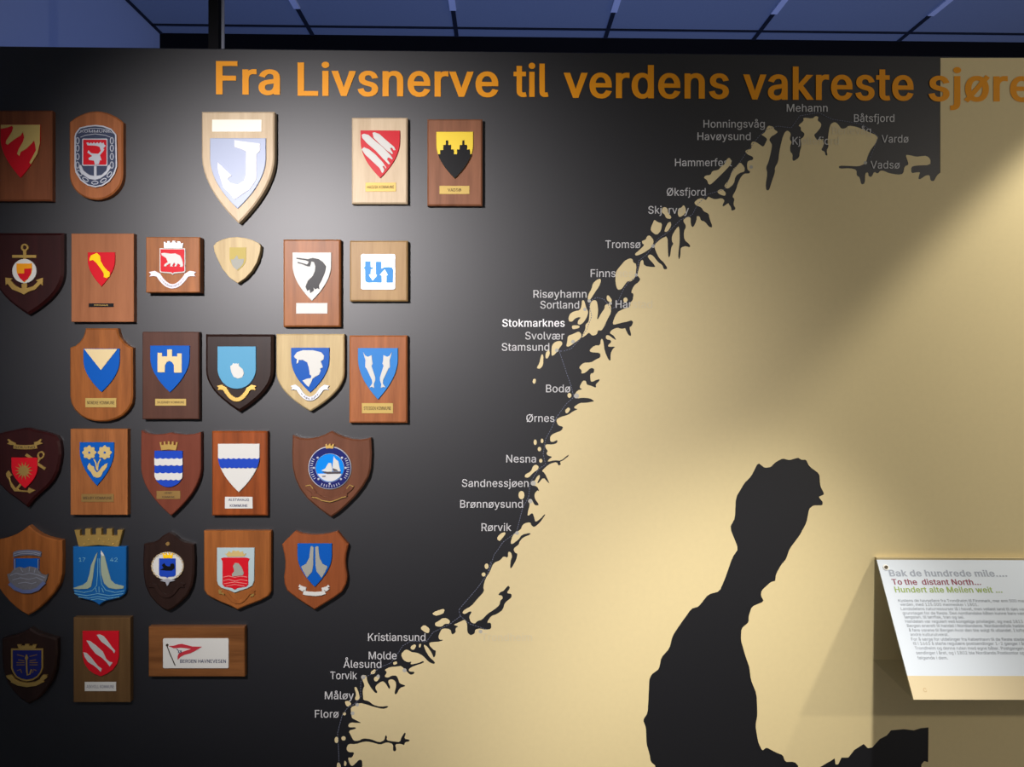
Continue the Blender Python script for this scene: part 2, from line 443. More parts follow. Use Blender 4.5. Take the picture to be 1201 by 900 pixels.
# ---- lettering: outlines of a plain grotesque, 1000 units to the em
GLYPHS = {}
for _l in """A|480|16,0 201,509 276,509 463,0 395,0 287,302 264,372 232,478 245,478 213,371 191,302 85,0;110,142 110,199 370,199 370,142
B|456|60,0 60,509 241,509 274,507 304,501 329,491 350,477 367,461 381,442 390,421 396,398 398,374 395,344 387,320 373,301 356,286 336,275 315,267 315,262 339,257 363,245 385,227 402,203 411,184 416,161 418,136 416,111 410,88 400,67 386,48 368,31 344,18 317,8 284,2 247,0;125,57 245,57 281,60 309,67 330,80 344,96 353,115 355,137 352,161 342,184 327,203 306,218 279,228 248,231 125,231;125,285 238,285 265,288 288,296 308,309 323,326 333,348 336,372 333,393 326,412 313,429 294,442 270,449 240,452 125,452
C|510|267,-7 225,-3 186,7 150,25 119,49 92,79 70,115 53,157 44,203 40,254 44,305 53,352 70,393 92,429 119,459 150,484 186,501 225,512 267,516 293,514 317,511 340,504 362,496 383,485 402,471 419,456 435,438 448,418 459,397 467,373 473,348 408,348 401,373 389,395 375,413 357,428 337,440 315,449 292,454 267,456 237,453 209,445 184,432 161,414 141,391 125,364 113,332 106,295 103,254 106,213 113,177 125,145 141,117 161,94 184,76 210,63 237,56 267,53 292,55 315,60 337,69 357,81 375,96 389,114 401,136 408,160 473,160 467,135 459,112 448,91 435,71 420,53 402,38 383,24 363,13 341,5 317,-2 293,-6
D|502|219,0 96,0 96,57 215,57 254,60 288,68 318,81 343,99 363,122 379,149 390,181 397,216 399,255 397,294 390,329 379,361 364,388 344,410 320,428 291,441 258,449 221,452 93,452 93,509 225,509 273,505 315,495 353,478 385,455 412,426 433,391 449,351 458,306 462,255 458,205 449,159 433,119 411,83 384,54 351,31 312,14 268,3;125,509 125,0 60,0 60,509
E|419|60,0 60,509 372,509 372,452 125,452 125,286 355,286 355,229 125,229 125,57 375,57 375,0
F|410|60,0 60,509 369,509 369,452 125,452 125,278 346,278 346,221 125,221 125,0
G|520|269,-7 225,-3 185,7 149,25 118,49 91,79 69,116 53,157 43,203 40,254 43,305 53,352 69,393 91,429 117,459 149,484 184,501 223,512 265,516 291,514 316,510 340,504 363,494 384,483 403,469 421,453 436,436 449,416 460,395 468,373 474,349 408,349 399,372 387,393 373,411 356,427 337,439 315,448 291,454 265,456 236,453 209,445 183,432 160,414 141,392 125,364 113,332 106,295 103,254 106,213 113,177 125,145 141,117 161,95 184,76 210,63 238,56 269,53 296,55 322,61 345,71 365,85 382,102 396,123 407,147 413,173 415,202 434,199 283,199 283,256 478,256 478,200 475,160 466,124 451,91 431,62 406,38 377,19 344,5 308,-4
H|517|60,0 60,509 125,509 125,289 392,289 392,509 457,509 457,0 392,0 392,232 125,232 125,0
I|301|31,0 31,57 118,57 118,452 31,452 31,509 269,509 269,452 183,452 183,57 269,57 269,0
J|396|185,-7 143,-2 106,11 75,33 52,63 38,100 33,145 33,173 98,173 98,145 100,117 108,93 122,74 139,61 160,53 185,50 209,53 230,61 248,74 261,93 269,117 272,145 272,509 336,509 336,145 332,100 318,63 294,33 263,11 227,-2
K|467|104,145 104,216 139,261 174,303 212,344 364,509 448,509 231,276;60,0 60,509 125,509 125,334 124,225 125,193 125,0;372,0 188,259 228,309 449,0
L|393|60,0 60,509 125,509 125,57 361,57 361,0
M|628|60,0 60,509 152,509 277,187 287,159 299,123 311,84 322,49 307,49 318,83 330,121 342,158 352,187 476,509 568,509 568,0 504,0 504,291 504,327 505,369 506,413 507,457 513,457 498,409 482,363 467,322 456,291 342,0 286,0 170,291 159,321 145,361 129,408 112,457 119,457 120,416 121,372 122,328 122,291 122,0
N|523|60,0 60,509 136,509 343,183 363,151 388,107 414,55 405,54 401,108 399,157 399,195 399,509 463,509 463,0 387,0 202,290 177,331 148,381 108,452 119,454 122,384 124,328 125,291 125,0
O|533|267,-7 225,-3 186,7 150,25 119,49 92,79 70,115 53,157 44,203 40,254 44,305 53,352 70,393 92,429 119,459 150,484 186,501 225,512 267,516 309,512 348,501 384,484 415,459 442,429 464,393 480,352 490,305 493,254 490,203 480,157 464,115 442,79 415,49 384,25 348,7 309,-3;267,53 296,55 324,63 349,76 372,94 392,116 408,144 420,176 428,213 430,254 428,295 420,332 408,365 392,392 372,415 349,433 324,446 296,453 267,456 237,453 210,445 184,433 161,415 142,392 125,364 113,332 106,295 103,254 106,213 113,176 125,144 142,117 161,94 184,76 210,63 237,55
P|445|60,0 60,509 235,509 272,506 305,499 332,487 356,471 375,452 390,430 400,404 407,377 409,348 407,318 400,291 390,265 375,243 356,223 332,207 305,195 272,188 235,186 109,186 109,242 233,242 257,244 279,248 297,256 318,272 333,294 342,319 344,348 342,376 333,402 318,423 297,439 279,446 257,451 232,452 125,452 125,0
R|449|60,0 60,509 236,509 273,506 305,500 333,489 356,473 376,455 390,433 401,408 407,381 409,352 407,323 401,296 390,271 376,250 356,232 333,217 305,206 273,200 236,198 96,198 96,255 234,255 258,256 280,260 298,267 319,281 334,300 342,324 345,352 342,380 334,405 319,425 298,440 279,446 258,451 233,452 125,452 125,0;353,0 230,229 303,229 428,0
S|447|224,-9 188,-7 156,-1 128,9 102,23 81,40 64,60 51,83 42,109 38,137 104,137 110,110 123,88 142,71 166,59 194,52 224,49 246,50 267,54 286,60 311,74 329,92 341,114 346,139 342,161 332,179 316,193 296,205 245,222 184,239 145,253 112,269 86,289 67,313 56,341 52,372 54,400 62,425 75,448 92,468 113,484 138,498 165,508 195,514 227,516 259,514 289,508 316,498 340,484 360,468 377,449 390,427 398,403 401,378 337,378 332,402 320,421 302,437 280,449 254,456 225,459 194,456 167,448 145,435 129,418 118,398 115,376 119,352 131,334 148,319 169,308 212,293 264,279 312,264 336,252 359,238 379,220 395,198 402,180 407,161 408,139 406,112 399,87 386,64 370,43 349,25 323,11 294,0 261,-7
T|449|32,452 32,509 417,509 417,452 257,452 257,0 193,0 193,452
U|517|259,-8 220,-6 186,2 154,15 126,33 103,55 85,80 71,108 63,140 60,173 60,509 124,509 124,178 126,155 132,133 141,113 153,95 169,80 187,68 208,59 232,53 259,52 285,53 309,59 331,68 349,80 364,95 377,113 385,133 391,155 393,178 393,509 457,509 457,173 454,140 446,108 433,80 414,55 391,33 363,15 332,2 297,-6
V|480|204,0 16,509 84,509 192,206 215,137 248,31 235,31 267,138 290,206 395,509 463,509 278,0
W|686|155,0 16,509 82,509 163,196 175,145 187,94 197,40 189,40 200,94 211,145 224,196 306,509 380,509 462,196 474,145 486,94 497,40 488,40 499,94 510,145 523,196 603,509 670,509 530,0 455,0 368,323 351,391 336,475 350,475 335,395 318,323 230,0
Y|472|203,0 203,208 16,509 91,509 192,344 222,292 250,230 224,230 251,293 280,344 381,509 455,509 268,208 268,0
Z|438|42,0 42,46 273,385 306,431 341,476 348,454 285,452 223,452 40,452 40,509 397,509 397,462 169,129 134,81 97,33 90,54 152,57 214,57 399,57 399,0
a|389|160,-9 137,-7 115,-3 94,5 76,15 60,29 48,45 38,63 32,84 30,108 34,138 43,161 58,179 78,193 100,203 125,211 178,220 234,227 252,230 265,235 273,243 276,255 273,279 267,297 256,311 240,322 220,329 196,331 171,329 149,322 132,313 118,301 107,288 100,274 41,291 51,313 64,331 79,346 95,358 114,368 133,375 153,380 173,383 194,384 239,379 263,372 286,360 306,343 322,320 330,301 335,278 337,251 337,0 277,0 277,52 272,52 252,25 236,12 215,1 190,-6;170,45 202,49 228,59 248,74 263,93 272,115 276,138 276,190 259,182 231,176 200,171 175,168 134,159 117,150 103,139 95,124 92,105 94,87 102,72 114,61 130,52 149,47
b|424|229,-8 198,-5 172,4 153,17 138,31 118,59 112,59 112,0 53,0 53,509 114,509 114,319 118,319 137,346 152,360 171,373 197,381 229,384 259,382 287,374 313,361 335,342 354,320 370,293 381,261 388,227 390,189 388,151 381,116 370,84 355,57 336,34 313,16 288,3 260,-6;220,47 242,49 262,55 279,66 294,80 306,97 316,117 323,139 327,163 328,189 327,215 323,239 316,261 307,281 295,298 280,311 262,322 243,328 220,330 198,328 178,322 161,312 147,299 134,282 125,263 118,241 114,216 113,189 114,162 118,138 125,115 135,95 147,78 162,65 179,55 198,49
c|396|207,-8 174,-5 144,3 117,16 93,35 72,58 56,85 44,116 37,150 34,187 37,225 44,260 56,291 72,318 93,341 117,360 144,374 174,382 207,384 234,383 260,377 284,368 305,356 324,341 340,322 353,301 362,277 303,262 290,289 270,311 242,325 207,330 184,328 163,321 145,310 130,296 118,278 108,258 102,236 98,212 96,187 98,163 102,139 108,117 118,97 130,80 145,66 163,55 184,49 207,46 243,52 271,66 292,89 304,117 363,102 354,78 341,56 325,37 306,21 285,9 261,-1 235,-6
d|424|195,-8 165,-6 137,3 111,16 89,34 70,57 55,84 43,116 36,151 34,189 36,227 43,261 55,293 70,320 89,342 112,361 137,374 165,382 196,384 228,381 253,373 272,360 287,346 306,319 311,319 311,509 372,509 372,0 313,0 313,59 307,59 287,31 272,17 252,4 227,-5;205,47 226,49 246,55 263,65 278,78 290,95 299,115 306,138 310,162 312,189 310,216 306,241 300,263 290,282 278,299 263,312 246,322 227,328 205,330 182,328 162,322 145,311 130,298 118,281 108,261 102,239 98,215 96,189 98,163 102,139 109,117 118,97 130,80 145,66 162,55 182,49
e|404|212,-8 177,-5 145,3 117,16 92,35 72,58 56,85 44,116 37,150 34,187 36,224 44,258 55,290 71,317 91,340 115,359 142,373 172,382 205,384 226,383 246,380 266,374 285,366 303,355 319,341 334,324 347,305 357,282 365,256 370,227 371,194 371,169 75,169 75,221 338,221 310,202 308,226 304,248 298,269 283,294 263,314 237,326 205,330 183,328 164,323 146,313 125,294 109,270 99,241 96,211 96,178 98,151 102,127 110,106 121,88 135,73 151,61 169,53 190,48 212,46 234,48 254,53 271,61 285,73 297,88 306,105 365,91 353,63 335,39 320,26 302,14 283,4 261,-3 237,-7
f|254|228,379 228,327 6,327 6,379;81,0 81,432 84,461 96,486 113,505 135,519 161,527 187,530 222,527 243,521 227,468 215,472 195,474 171,470 154,460 145,443 142,419 142,0
g|425|207,-151 180,-149 156,-146 134,-140 105,-127 82,-110 64,-91 51,-69 101,-41 122,-66 136,-78 154,-88 178,-95 207,-97 236,-95 261,-87 282,-75 298,-58 308,-34 311,-6 311,68 306,68 287,41 272,28 252,16 227,8 195,5 165,7 138,14 113,27 90,43 71,65 55,90 43,120 36,154 34,191 36,229 43,263 55,293 71,320 90,342 112,361 138,374 166,382 196,384 228,382 253,373 273,360 288,346 308,319 313,319 313,379 372,379 372,-9 370,-40 363,-67 350,-90 334,-109 314,-124 291,-136 265,-144 237,-149;205,59 227,61 246,66 264,75 285,95 300,121 307,142 311,166 312,193 311,219 307,242 300,264 291,283 279,299 264,312 247,322 227,328 205,330 182,328 163,322 145,312 130,298 118,282 109,262 102,241 98,218 96,193 98,167 102,144 109,123 124,96 145,76 163,66 183,61
h|410|114,227 114,0 53,0 53,509 114,509 114,287 102,287 116,319 132,344 152,362 175,374 200,382 227,384 252,383 275,377 295,369 313,356 328,340 341,321 350,298 355,271 357,240 357,0 296,0 296,235 293,263 286,286 273,304 256,318 235,326 210,329 184,326 161,317 141,303 126,283 117,257
i|167|53,0 53,379 114,379 114,0;84,443 67,446 54,455 44,468 41,483 44,499 54,512 67,521 84,524 100,521 114,512 123,499 126,483 123,468 114,455 100,446
j|167|53,379 114,379 114,-30 112,-52 108,-72 102,-90 86,-113 65,-129 47,-137 27,-141 4,-143 -10,-143 -10,-87 2,-87 25,-83 40,-72 50,-54 53,-29;83,443 67,446 53,455 44,468 41,483 44,499 53,512 67,521 83,524 100,521 114,512 123,499 126,483 123,468 114,455 100,446
k|381|110,137 110,212 121,212 284,379 360,379 184,199 177,199;53,0 53,509 114,509 114,0;294,0 148,186 191,229 372,0
l|189|139,-2 112,0 91,8 74,20 62,37 55,59 53,84 53,509 114,509 114,99 115,77 120,62 130,54 146,52 160,53 170,54 181,3 162,-1
m|610|53,0 53,379 112,379 112,295 108,295 118,323 132,346 151,363 172,376 195,384 219,386 245,383 268,375 287,361 303,342 314,320 321,295 312,295 322,321 337,343 357,361 381,375 407,383 437,386 458,385 478,380 497,372 514,361 529,346 541,328 550,307 555,283 557,255 557,0 496,0 496,254 493,279 485,298 473,313 447,326 419,330 395,328 374,320 358,307 345,290 338,270 335,247 335,0 274,0 274,260 269,288 253,311 229,326 199,330 178,328 158,320 140,307 126,289 117,266 114,238 114,0
n|410|114,227 114,0 53,0 53,379 112,379 112,287 102,287 116,319 132,344 152,362 175,374 200,382 227,384 252,383 275,377 295,369 313,356 328,340 341,321 350,298 355,271 357,240 357,0 296,0 296,235 293,263 286,286 273,304 256,318 235,326 210,329 184,326 161,317 141,303 126,283 117,257
o|415|207,-8 174,-5 144,3 117,16 93,35 72,58 56,85 44,116 37,150 34,187 37,225 44,260 56,291 72,318 93,341 117,360 144,374 174,382 207,384 241,382 271,374 299,360 323,341 343,318 359,291 371,260 379,225 381,187 379,150 371,116 359,85 343,58 323,35 299,16 271,3 241,-5;207,46 231,49 252,55 270,66 285,80 298,97 307,117 314,139 318,163 319,187 318,212 314,236 307,258 298,278 285,296 270,310 252,321 231,328 207,330 184,328 163,321 145,310 130,296 118,278 108,258 102,236 98,212 96,187 98,163 102,139 108,117 118,97 130,80 145,66 163,55 184,49
p|424|53,-143 53,379 112,379 112,319 118,319 137,346 152,360 171,373 197,381 229,384 259,382 287,374 313,361 335,342 354,320 370,293 381,261 388,227 390,189 388,151 381,116 370,84 355,57 336,34 313,16 288,3 260,-6 229,-8 198,-5 173,4 153,17 138,31 118,59 114,59 114,-143;220,47 242,49 262,55 279,66 294,80 306,97 316,117 323,139 327,163 328,189 327,215 323,239 316,261 307,281 295,298 280,311 262,322 243,328 220,330 198,328 178,322 161,312 147,299 134,282 125,263 118,241 114,216 113,189 114,162 118,138 125,115 135,95 147,78 162,65 179,55 198,49
r|259|53,0 53,379 112,379 112,321 130,347 152,367 171,377 191,383 213,385 229,384 243,384 243,322 230,324 207,326 182,323 159,315 140,301 126,284 117,262 114,237 114,0
s|365|182,-8 157,-7 133,-3 112,3 93,12 76,24 62,38 50,54 41,73 36,94 94,107 105,79 124,60 150,49 181,45 206,47 227,53 244,62 262,81 268,103 265,121 254,136 237,147 212,155 149,170 118,180 92,192 72,208 58,227 50,249 47,274 49,295 55,314 65,332 79,347 95,360 115,370 137,378 161,383 187,384 212,383 234,379 254,372 279,358 299,339 314,316 324,290 268,277 258,298 243,316 219,328 187,333 156,329 131,317 114,299 109,277 112,258 124,243 144,232 172,223 229,209 261,200 287,187 306,171 320,153 328,131 331,107 329,85 323,65 312,47 298,31 281,18 260,6 236,-2 210,-7
t|227|204,379 204,327 6,327 6,379;65,471 126,471 126,98 128,76 136,61 150,53 170,50 185,51 202,54 213,2 192,-3 168,-4 138,-1 113,7 92,21 77,41 68,64 65,93
u|410|182,-5 158,-3 135,2 115,11 97,23 82,39 69,59 60,82 54,109 53,139 53,379 114,379 114,144 116,117 124,94 137,75 154,61 175,53 200,50 226,53 249,62 268,77 283,97 293,122 296,153 296,379 357,379 357,0 298,0 298,92 307,92 294,60 277,35 257,17 234,5 209,-3
v|389|163,0 17,379 84,379 165,155 187,87 206,21 184,21 203,87 224,155 305,379 371,379 226,0
w|567|138,0 23,379 87,379 133,214 154,137 175,41 165,41 186,135 206,214 252,379 316,379 362,214 382,136 402,41 391,41 413,135 434,214 480,379 545,379 429,0 368,0 319,172 305,225 291,280 277,338 291,338 277,280 263,225 248,172 199,0
y|389|47,-139 61,-86 71,-87 88,-90 104,-89 118,-84 130,-74 141,-58 151,-36 163,-1 17,379 84,379 165,155 187,87 206,21 184,21 202,87 224,155 305,379 371,379 204,-58 191,-85 177,-107 159,-124 139,-136 117,-143 91,-145 65,-143
z|380|42,0 42,46 254,320 48,323 48,379 333,379 333,331 126,60 126,56 339,56 339,0
æ|638|161,-9 137,-7 115,-2 95,5 76,16 61,29 48,45 38,64 32,85 30,108 34,137 45,162 61,181 83,196 108,207 135,215 193,221 569,221 541,200 542,224 540,246 534,266 520,293 498,313 481,323 462,328 440,330 418,328 398,323 381,313 359,294 343,270 335,251 331,231 329,211 329,178 331,151 336,127 344,106 355,88 368,73 385,62 403,53 423,48 445,46 467,48 487,53 504,61 519,73 531,88 539,105 599,92 592,73 582,55 569,40 554,26 536,14 516,4 494,-3 471,-7 445,-8 419,-7 394,-2 371,6 351,16 333,29 317,45 305,62 295,81 288,102 298,291 312,318 330,341 352,359 378,373 397,379 418,383 440,384 461,383 481,380 501,374 519,366 537,355 554,341 568,324 581,305 591,282 599,256 603,227 605,194 605,169 194,169 167,168 143,162 122,154 106,141 95,125 92,105 97,79 114,61 139,50 170,46 202,49 228,59 248,74 263,93 272,115 275,138 275,257 273,278 266,297 255,311 240,322 220,329 196,331 171,329 149,322 132,313 118,301 107,288 100,274 41,291 51,313 64,331 79,346 95,358 114,368 133,375 153,380 173,383 194,384 219,383 245,377 270,367 293,351 306,337 316,318 324,296 312,70 306,70 298,54 286,40 271,26 252,15 210,-2 186,-7
ø|415|207,-8 174,-5 144,3 117,16 93,35 72,58 56,85 44,116 37,150 34,187 37,225 44,260 56,291 72,318 93,341 117,360 144,374 174,382 207,384 241,382 271,374 299,360 323,341 343,318 359,291 371,260 379,225 381,187 379,150 371,116 359,85 343,58 323,35 299,16 271,3 241,-5;207,46 231,49 252,55 270,66 285,80 298,97 307,117 314,139 318,163 319,187 318,212 314,236 307,258 298,278 285,296 270,310 252,321 231,328 207,330 184,328 163,321 145,310 130,296 118,278 108,258 102,236 98,212 96,187 98,163 102,139 108,117 118,97 130,80 145,66 163,55 184,49;64,-15 27,15 352,395 388,364
å|389|160,-9 137,-7 115,-3 94,5 76,15 60,29 48,45 38,63 32,84 30,108 34,138 43,161 58,179 78,193 100,203 125,211 178,220 234,227 252,230 265,235 273,243 276,255 273,279 267,297 256,311 240,322 220,329 196,331 171,329 149,322 132,313 118,301 107,288 100,274 41,291 51,313 64,331 79,346 95,358 114,368 133,375 153,380 173,383 194,384 239,379 263,372 286,360 306,343 322,320 330,301 335,278 337,251 337,0 277,0 277,52 272,52 252,25 236,12 215,1 190,-6;170,45 202,49 228,59 248,74 263,93 272,115 276,138 276,190 259,182 231,176 200,171 175,168 134,159 117,150 103,139 95,124 92,105 94,87 102,72 114,61 130,52 149,47;189,404 166,407 145,416 126,429 112,447 103,467 100,490 103,512 112,532 126,550 145,563 166,572 189,575 213,572 234,563 252,550 266,532 275,512 278,490 275,467 266,447 252,429 234,416 213,407;189,447 206,450 219,460 229,473 232,490 229,506 219,519 206,529 189,532 173,529 159,519 150,506 147,490 150,473 159,460 173,450
Ø|533|267,-7 225,-3 186,7 150,25 119,49 92,79 70,115 53,157 44,203 40,254 44,305 53,352 70,393 92,429 119,459 150,484 186,501 225,512 267,516 309,512 348,501 384,484 415,459 442,429 464,393 480,352 490,305 493,254 490,203 480,157 464,115 442,79 415,49 384,25 348,7 309,-3;267,53 296,55 324,63 349,76 372,94 392,116 408,144 420,176 428,213 430,254 428,295 420,332 408,365 392,392 372,415 349,433 324,446 296,453 267,456 237,453 210,445 184,433 161,415 142,392 125,364 113,332 106,295 103,254 106,213 113,176 125,144 142,117 161,94 184,76 210,63 237,55;108,-16 64,15 426,525 470,493
Å|480|16,0 201,509 276,509 463,0 395,0 287,302 264,372 232,478 245,478 213,371 191,302 85,0;110,142 110,199 370,199 370,142;240,527 216,530 195,539 177,553 163,570 154,590 151,612 154,635 163,656 177,673 195,686 216,694 240,697 263,694 284,686 303,673 317,656 326,635 329,612 326,590 317,570 303,553 284,539 263,530;240,571 256,574 270,583 279,596 282,612 279,629 270,643 256,652 240,655 224,652 210,643 201,629 198,612 201,596 210,583 224,574
Æ|693|16,0 259,509 646,509 646,452 399,452 399,283 630,283 630,226 399,226 399,57 649,57 649,0 337,0 337,465 303,465 87,0;133,143 133,197 367,197 367,143
0|453|227,-7 191,-3 158,7 130,24 105,48 85,77 69,113 57,155 50,202 48,254 50,306 57,353 69,395 85,431 106,461 130,484 159,502 191,512 227,516 262,512 295,502 323,484 348,461 368,431 384,395 396,353 403,306 405,254 403,202 396,155 384,113 368,77 348,48 323,24 295,7 263,-3;227,50 250,52 271,60 290,74 306,92 320,116 330,144 338,176 342,213 344,254 342,295 338,332 330,365 320,393 306,416 290,435 271,449 250,457 227,460 203,457 182,449 163,435 147,416 134,393 123,365 115,332 111,295 109,254 111,213 115,176 123,144 134,116 147,92 163,74 182,60 203,52
1|453|76,0 76,55 391,55 391,0;276,509 276,0 212,0 212,448 86,358 86,427 198,509
2|453|64,0 64,47 234,229 282,282 299,305 311,327 318,348 320,371 317,397 308,419 293,436 273,449 250,457 224,460 196,457 172,447 153,433 139,413 130,390 127,362 66,362 68,391 75,418 86,442 102,464 121,482 143,496 168,507 196,513 225,516 254,513 281,507 306,497 328,482 346,465 361,445 372,423 379,398 381,372 378,345 371,318 363,299 351,280 336,259 267,180 153,60 389,57 389,0
3|453|218,-7 188,-5 159,1 133,10 108,22 88,38 70,57 57,79 48,104 44,132 109,132 115,107 126,87 144,71 165,59 191,52 219,50 248,53 275,61 297,74 315,93 325,116 329,145 326,172 316,196 299,217 275,234 254,241 229,246 201,248 157,248 157,299 288,448 288,452 70,452 70,509 372,509 372,461 211,278 211,289 247,290 279,286 308,276 333,262 354,244 371,222 383,198 391,173 393,145 390,116 383,90 370,66 354,45 333,27 309,12 281,2 251,-5
4|453|40,105 40,158 247,509 311,509 109,166 413,163 413,105;282,0 282,121 282,146 282,318 343,318 343,0
5|453|221,-7 192,-5 165,1 140,11 118,25 99,41 83,60 71,82 63,105 60,130 122,130 127,108 138,89 154,73 173,60 196,52 221,50 250,53 276,64 298,82 314,104 324,131 328,162 326,183 321,203 314,221 297,244 275,262 248,273 218,277 192,275 167,268 145,258 128,246 67,253 96,509 366,509 366,452 151,452 134,301 155,315 178,325 203,331 229,334 252,332 274,328 294,321 313,311 330,299 345,285 358,269 370,251 379,231 386,210 390,187 391,163 388,132 381,102 369,76 352,52 332,32 309,15 282,3 253,-4
6|453|226,-7 196,-4 168,3 142,15 119,31 100,51 84,74 73,101 66,130 64,162 65,187 71,212 80,239 93,268 112,302 137,340 252,509 322,509 151,261 145,261 154,275 165,288 179,299 196,307 214,312 235,314 265,312 291,305 316,295 337,280 355,262 370,240 380,215 387,187 389,157 387,127 379,98 368,73 352,50 333,30 310,14 284,3 257,-4;226,48 254,52 279,63 299,79 314,101 324,128 327,157 324,187 314,213 299,235 279,251 254,262 226,265 198,262 174,252 153,235 138,214 128,188 125,158 128,128 138,102 153,79 174,63 198,52
7|453|97,0 323,448 323,452 62,452 62,509 391,509 391,449 165,0
8|453|226,-7 193,-5 163,1 136,11 111,25 91,42 74,62 62,84 54,109 52,135 53,156 58,176 65,195 81,220 101,241 125,256 153,265 129,276 109,289 93,308 80,330 73,354 70,380 73,405 79,429 90,450 106,469 124,485 146,498 170,508 197,514 226,516 255,514 282,508 306,498 328,485 346,469 361,450 373,429 379,405 382,380 379,354 372,330 359,308 343,289 323,276 300,267 327,256 351,241 372,220 387,195 395,176 399,156 401,135 398,109 391,84 378,62 362,42 341,25 317,11 289,1 259,-5;226,49 258,52 285,60 307,74 323,91 333,113 337,139 333,165 322,189 305,208 283,223 256,232 226,235 196,232 169,223 147,208 130,189 119,165 115,139 119,113 129,91 145,74 167,60 185,54 205,50;226,290 252,292 274,300 293,313 307,330 316,351 319,376 316,399 308,420 294,437 275,449 252,457 226,460 200,457 177,449 159,437 145,420 136,399 133,376 136,351 145,330 159,313 178,300 201,292
9|453|226,516 256,513 285,506 310,494 333,478 352,458 368,434 380,408 387,378 389,347 387,322 382,296 373,270 359,240 340,207 315,168 200,0 130,0 301,248 307,248 299,234 287,221 273,210 257,202 238,196 218,195 188,197 161,203 137,214 116,229 98,247 83,269 72,294 66,321 64,352 66,382 73,411 85,436 101,459 120,479 143,494 168,506 196,513;226,460 199,457 174,446 154,429 138,407 129,381 125,352 129,322 138,295 154,274 174,257 199,247 226,243 254,247 279,257 299,273 314,295 324,321 327,350 324,381 314,407 299,429 279,446 254,457
.|188|95,-4 78,-1 63,9 53,24 50,41 53,59 63,73 78,83 95,87 113,83 128,73 138,59 141,41 138,24 128,9 113,-1
,|188|38,-119 68,71 137,71 84,-119
-|453|337,244 337,188 114,188 114,244""".split('\n'):
    _c, _a, _s = _l.split('|')
    GLYPHS[_c] = (int(_a), [[tuple(map(int, q.split(','))) for q in k.split(' ')] for k in _s.split(';')])
GLYPHS[' '] = (190, [])
CAP = max(y for k in GLYPHS['H'][1] for _, y in k)
GCACHE = {}


def glyph(c, bold):
    if (c, bold) in GCACHE:
        return GCACHE[(c, bold)]
    adv, cs = GLYPHS.get(c, GLYPHS['-'])
    if bold and cs:
        s = CAP / 716.0
        cs = [[(x + nx * 30 * s * bold, y + ny * 14 * s * bold) for (x, y), (nx, ny) in zip(k, normals(k))] for k in cs]
        adv += 40 * s * bold
    v, f = fill(cs) if cs else ([], [])
    GCACHE[(c, bold)] = (adv, v, f)
    return GCACHE[(c, bold)]


def normals(c):
    """outward normals (outer contours run clockwise, holes counter-clockwise)"""
    out = []
    n = len(c)
    for i in range(n):
        p0, p1, p2 = Vector(c[i - 1]), Vector(c[i]), Vector(c[(i + 1) % n])
        a, b = (p1 - p0).normalized(), (p2 - p1).normalized()
        na, nb = Vector((-a.y, a.x)), Vector((-b.y, b.x))
        k = na + nb
        if k.length < 1e-6:
            k = na
        k.normalize()
        s = 1 / max(0.6, k.dot(na))
        out.append((k.x * s, k.y * s))
    return out


def text_geom(txt, bold=0.0):
    """unit layout: x in caps heights from 0, y up in cap heights"""
    V, Fc, x = [], [], 0.0
    for c in txt:
        adv, v, f = glyph(c, bold)
        k = len(V)
        V += [((x + a) / CAP, b / CAP) for a, b in v]
        Fc += [tuple(k + i for i in q) for q in f]
        x += adv
    return V, Fc


def text_px(name, m, txt, x0, x1, base, cap, d, parent=None, bold=0.0, origin=None, slope=0.0, bend=None):
    """lettering on a plane parallel to the wall; x0..x1 ink width and baseline in photo px"""
    V, Fc = text_geom(txt, bold)
    a, b = min(v[0] for v in V), max(v[0] for v in V)
    k = (x1 - x0) / (b - a) if x1 else cap or 1
    V2 = [P(x0 + (vx - a) * k, (bend(x0 + (vx - a) * k) if bend else base) - vy * (cap or k) + slope * (vx - a) * k, d) for vx, vy in V]
    F2 = []
    for q in Fc:
        p, r, s = (V2[i] for i in q[:3])
        n = (r - p).cross(s - p)
        F2.append(q if n.y < 0 else tuple(reversed(q)))
    return link_mesh(name, V2, F2, m, parent, origin)

# ------------------------------------------------------------------ materials
PANEL = mat('black_panel', srgb(10, 11, 18), rough=0.47, spec=0.80, bump=0.03, bscale=900, var=0.05)
BEIGE = mat('beige_print', srgb(230, 212, 162), rough=0.6, spec=0.3, var=0.03)
ORANGE = mat('orange_vinyl', srgb(246, 160, 18), rough=0.5, spec=0.3)
GREYTXT = mat('light_grey_vinyl', srgb(205, 205, 205), rough=0.5, spec=0.3)
FAINT = mat('faint_vinyl', srgb(226, 213, 176), rough=0.5, spec=0.3)
WHITETXT = mat('white_vinyl', srgb(250, 250, 250), rough=0.5, spec=0.3)
DOT = mat('grey_print', srgb(188, 186, 176), rough=0.5, spec=0.3)
ROUTE = mat('route_print', srgb(120, 125, 145), rough=0.5, spec=0.3)
GOLD = mat('gold_metal', srgb(205, 170, 95), rough=0.38, metal=0.75, bump=0.1, bscale=500)
BRASS = mat('brass_plate', srgb(182, 156, 90), rough=0.5, metal=0.35)
DULL = mat('dull_brass', srgb(140, 110, 62), rough=0.5, metal=0.3)
SILVER = mat('silver_metal', srgb(205, 208, 215), rough=0.35, metal=0.6)
PEWTER = mat('pewter_metal', srgb(62, 69, 90), rough=0.45, metal=0.5, var=0.2, bscale=600)
WHITE = mat('white_enamel', srgb(204, 204, 198), rough=0.4)
CREAM = mat('cream_enamel', srgb(212, 192, 146), rough=0.4)
RED = mat('red_enamel', srgb(196, 22, 36), rough=0.35)
BLUE = mat('blue_enamel', srgb(10, 82, 168), rough=0.35)
DBLUE = mat('deep_blue_enamel', srgb(30, 66, 170), rough=0.35)
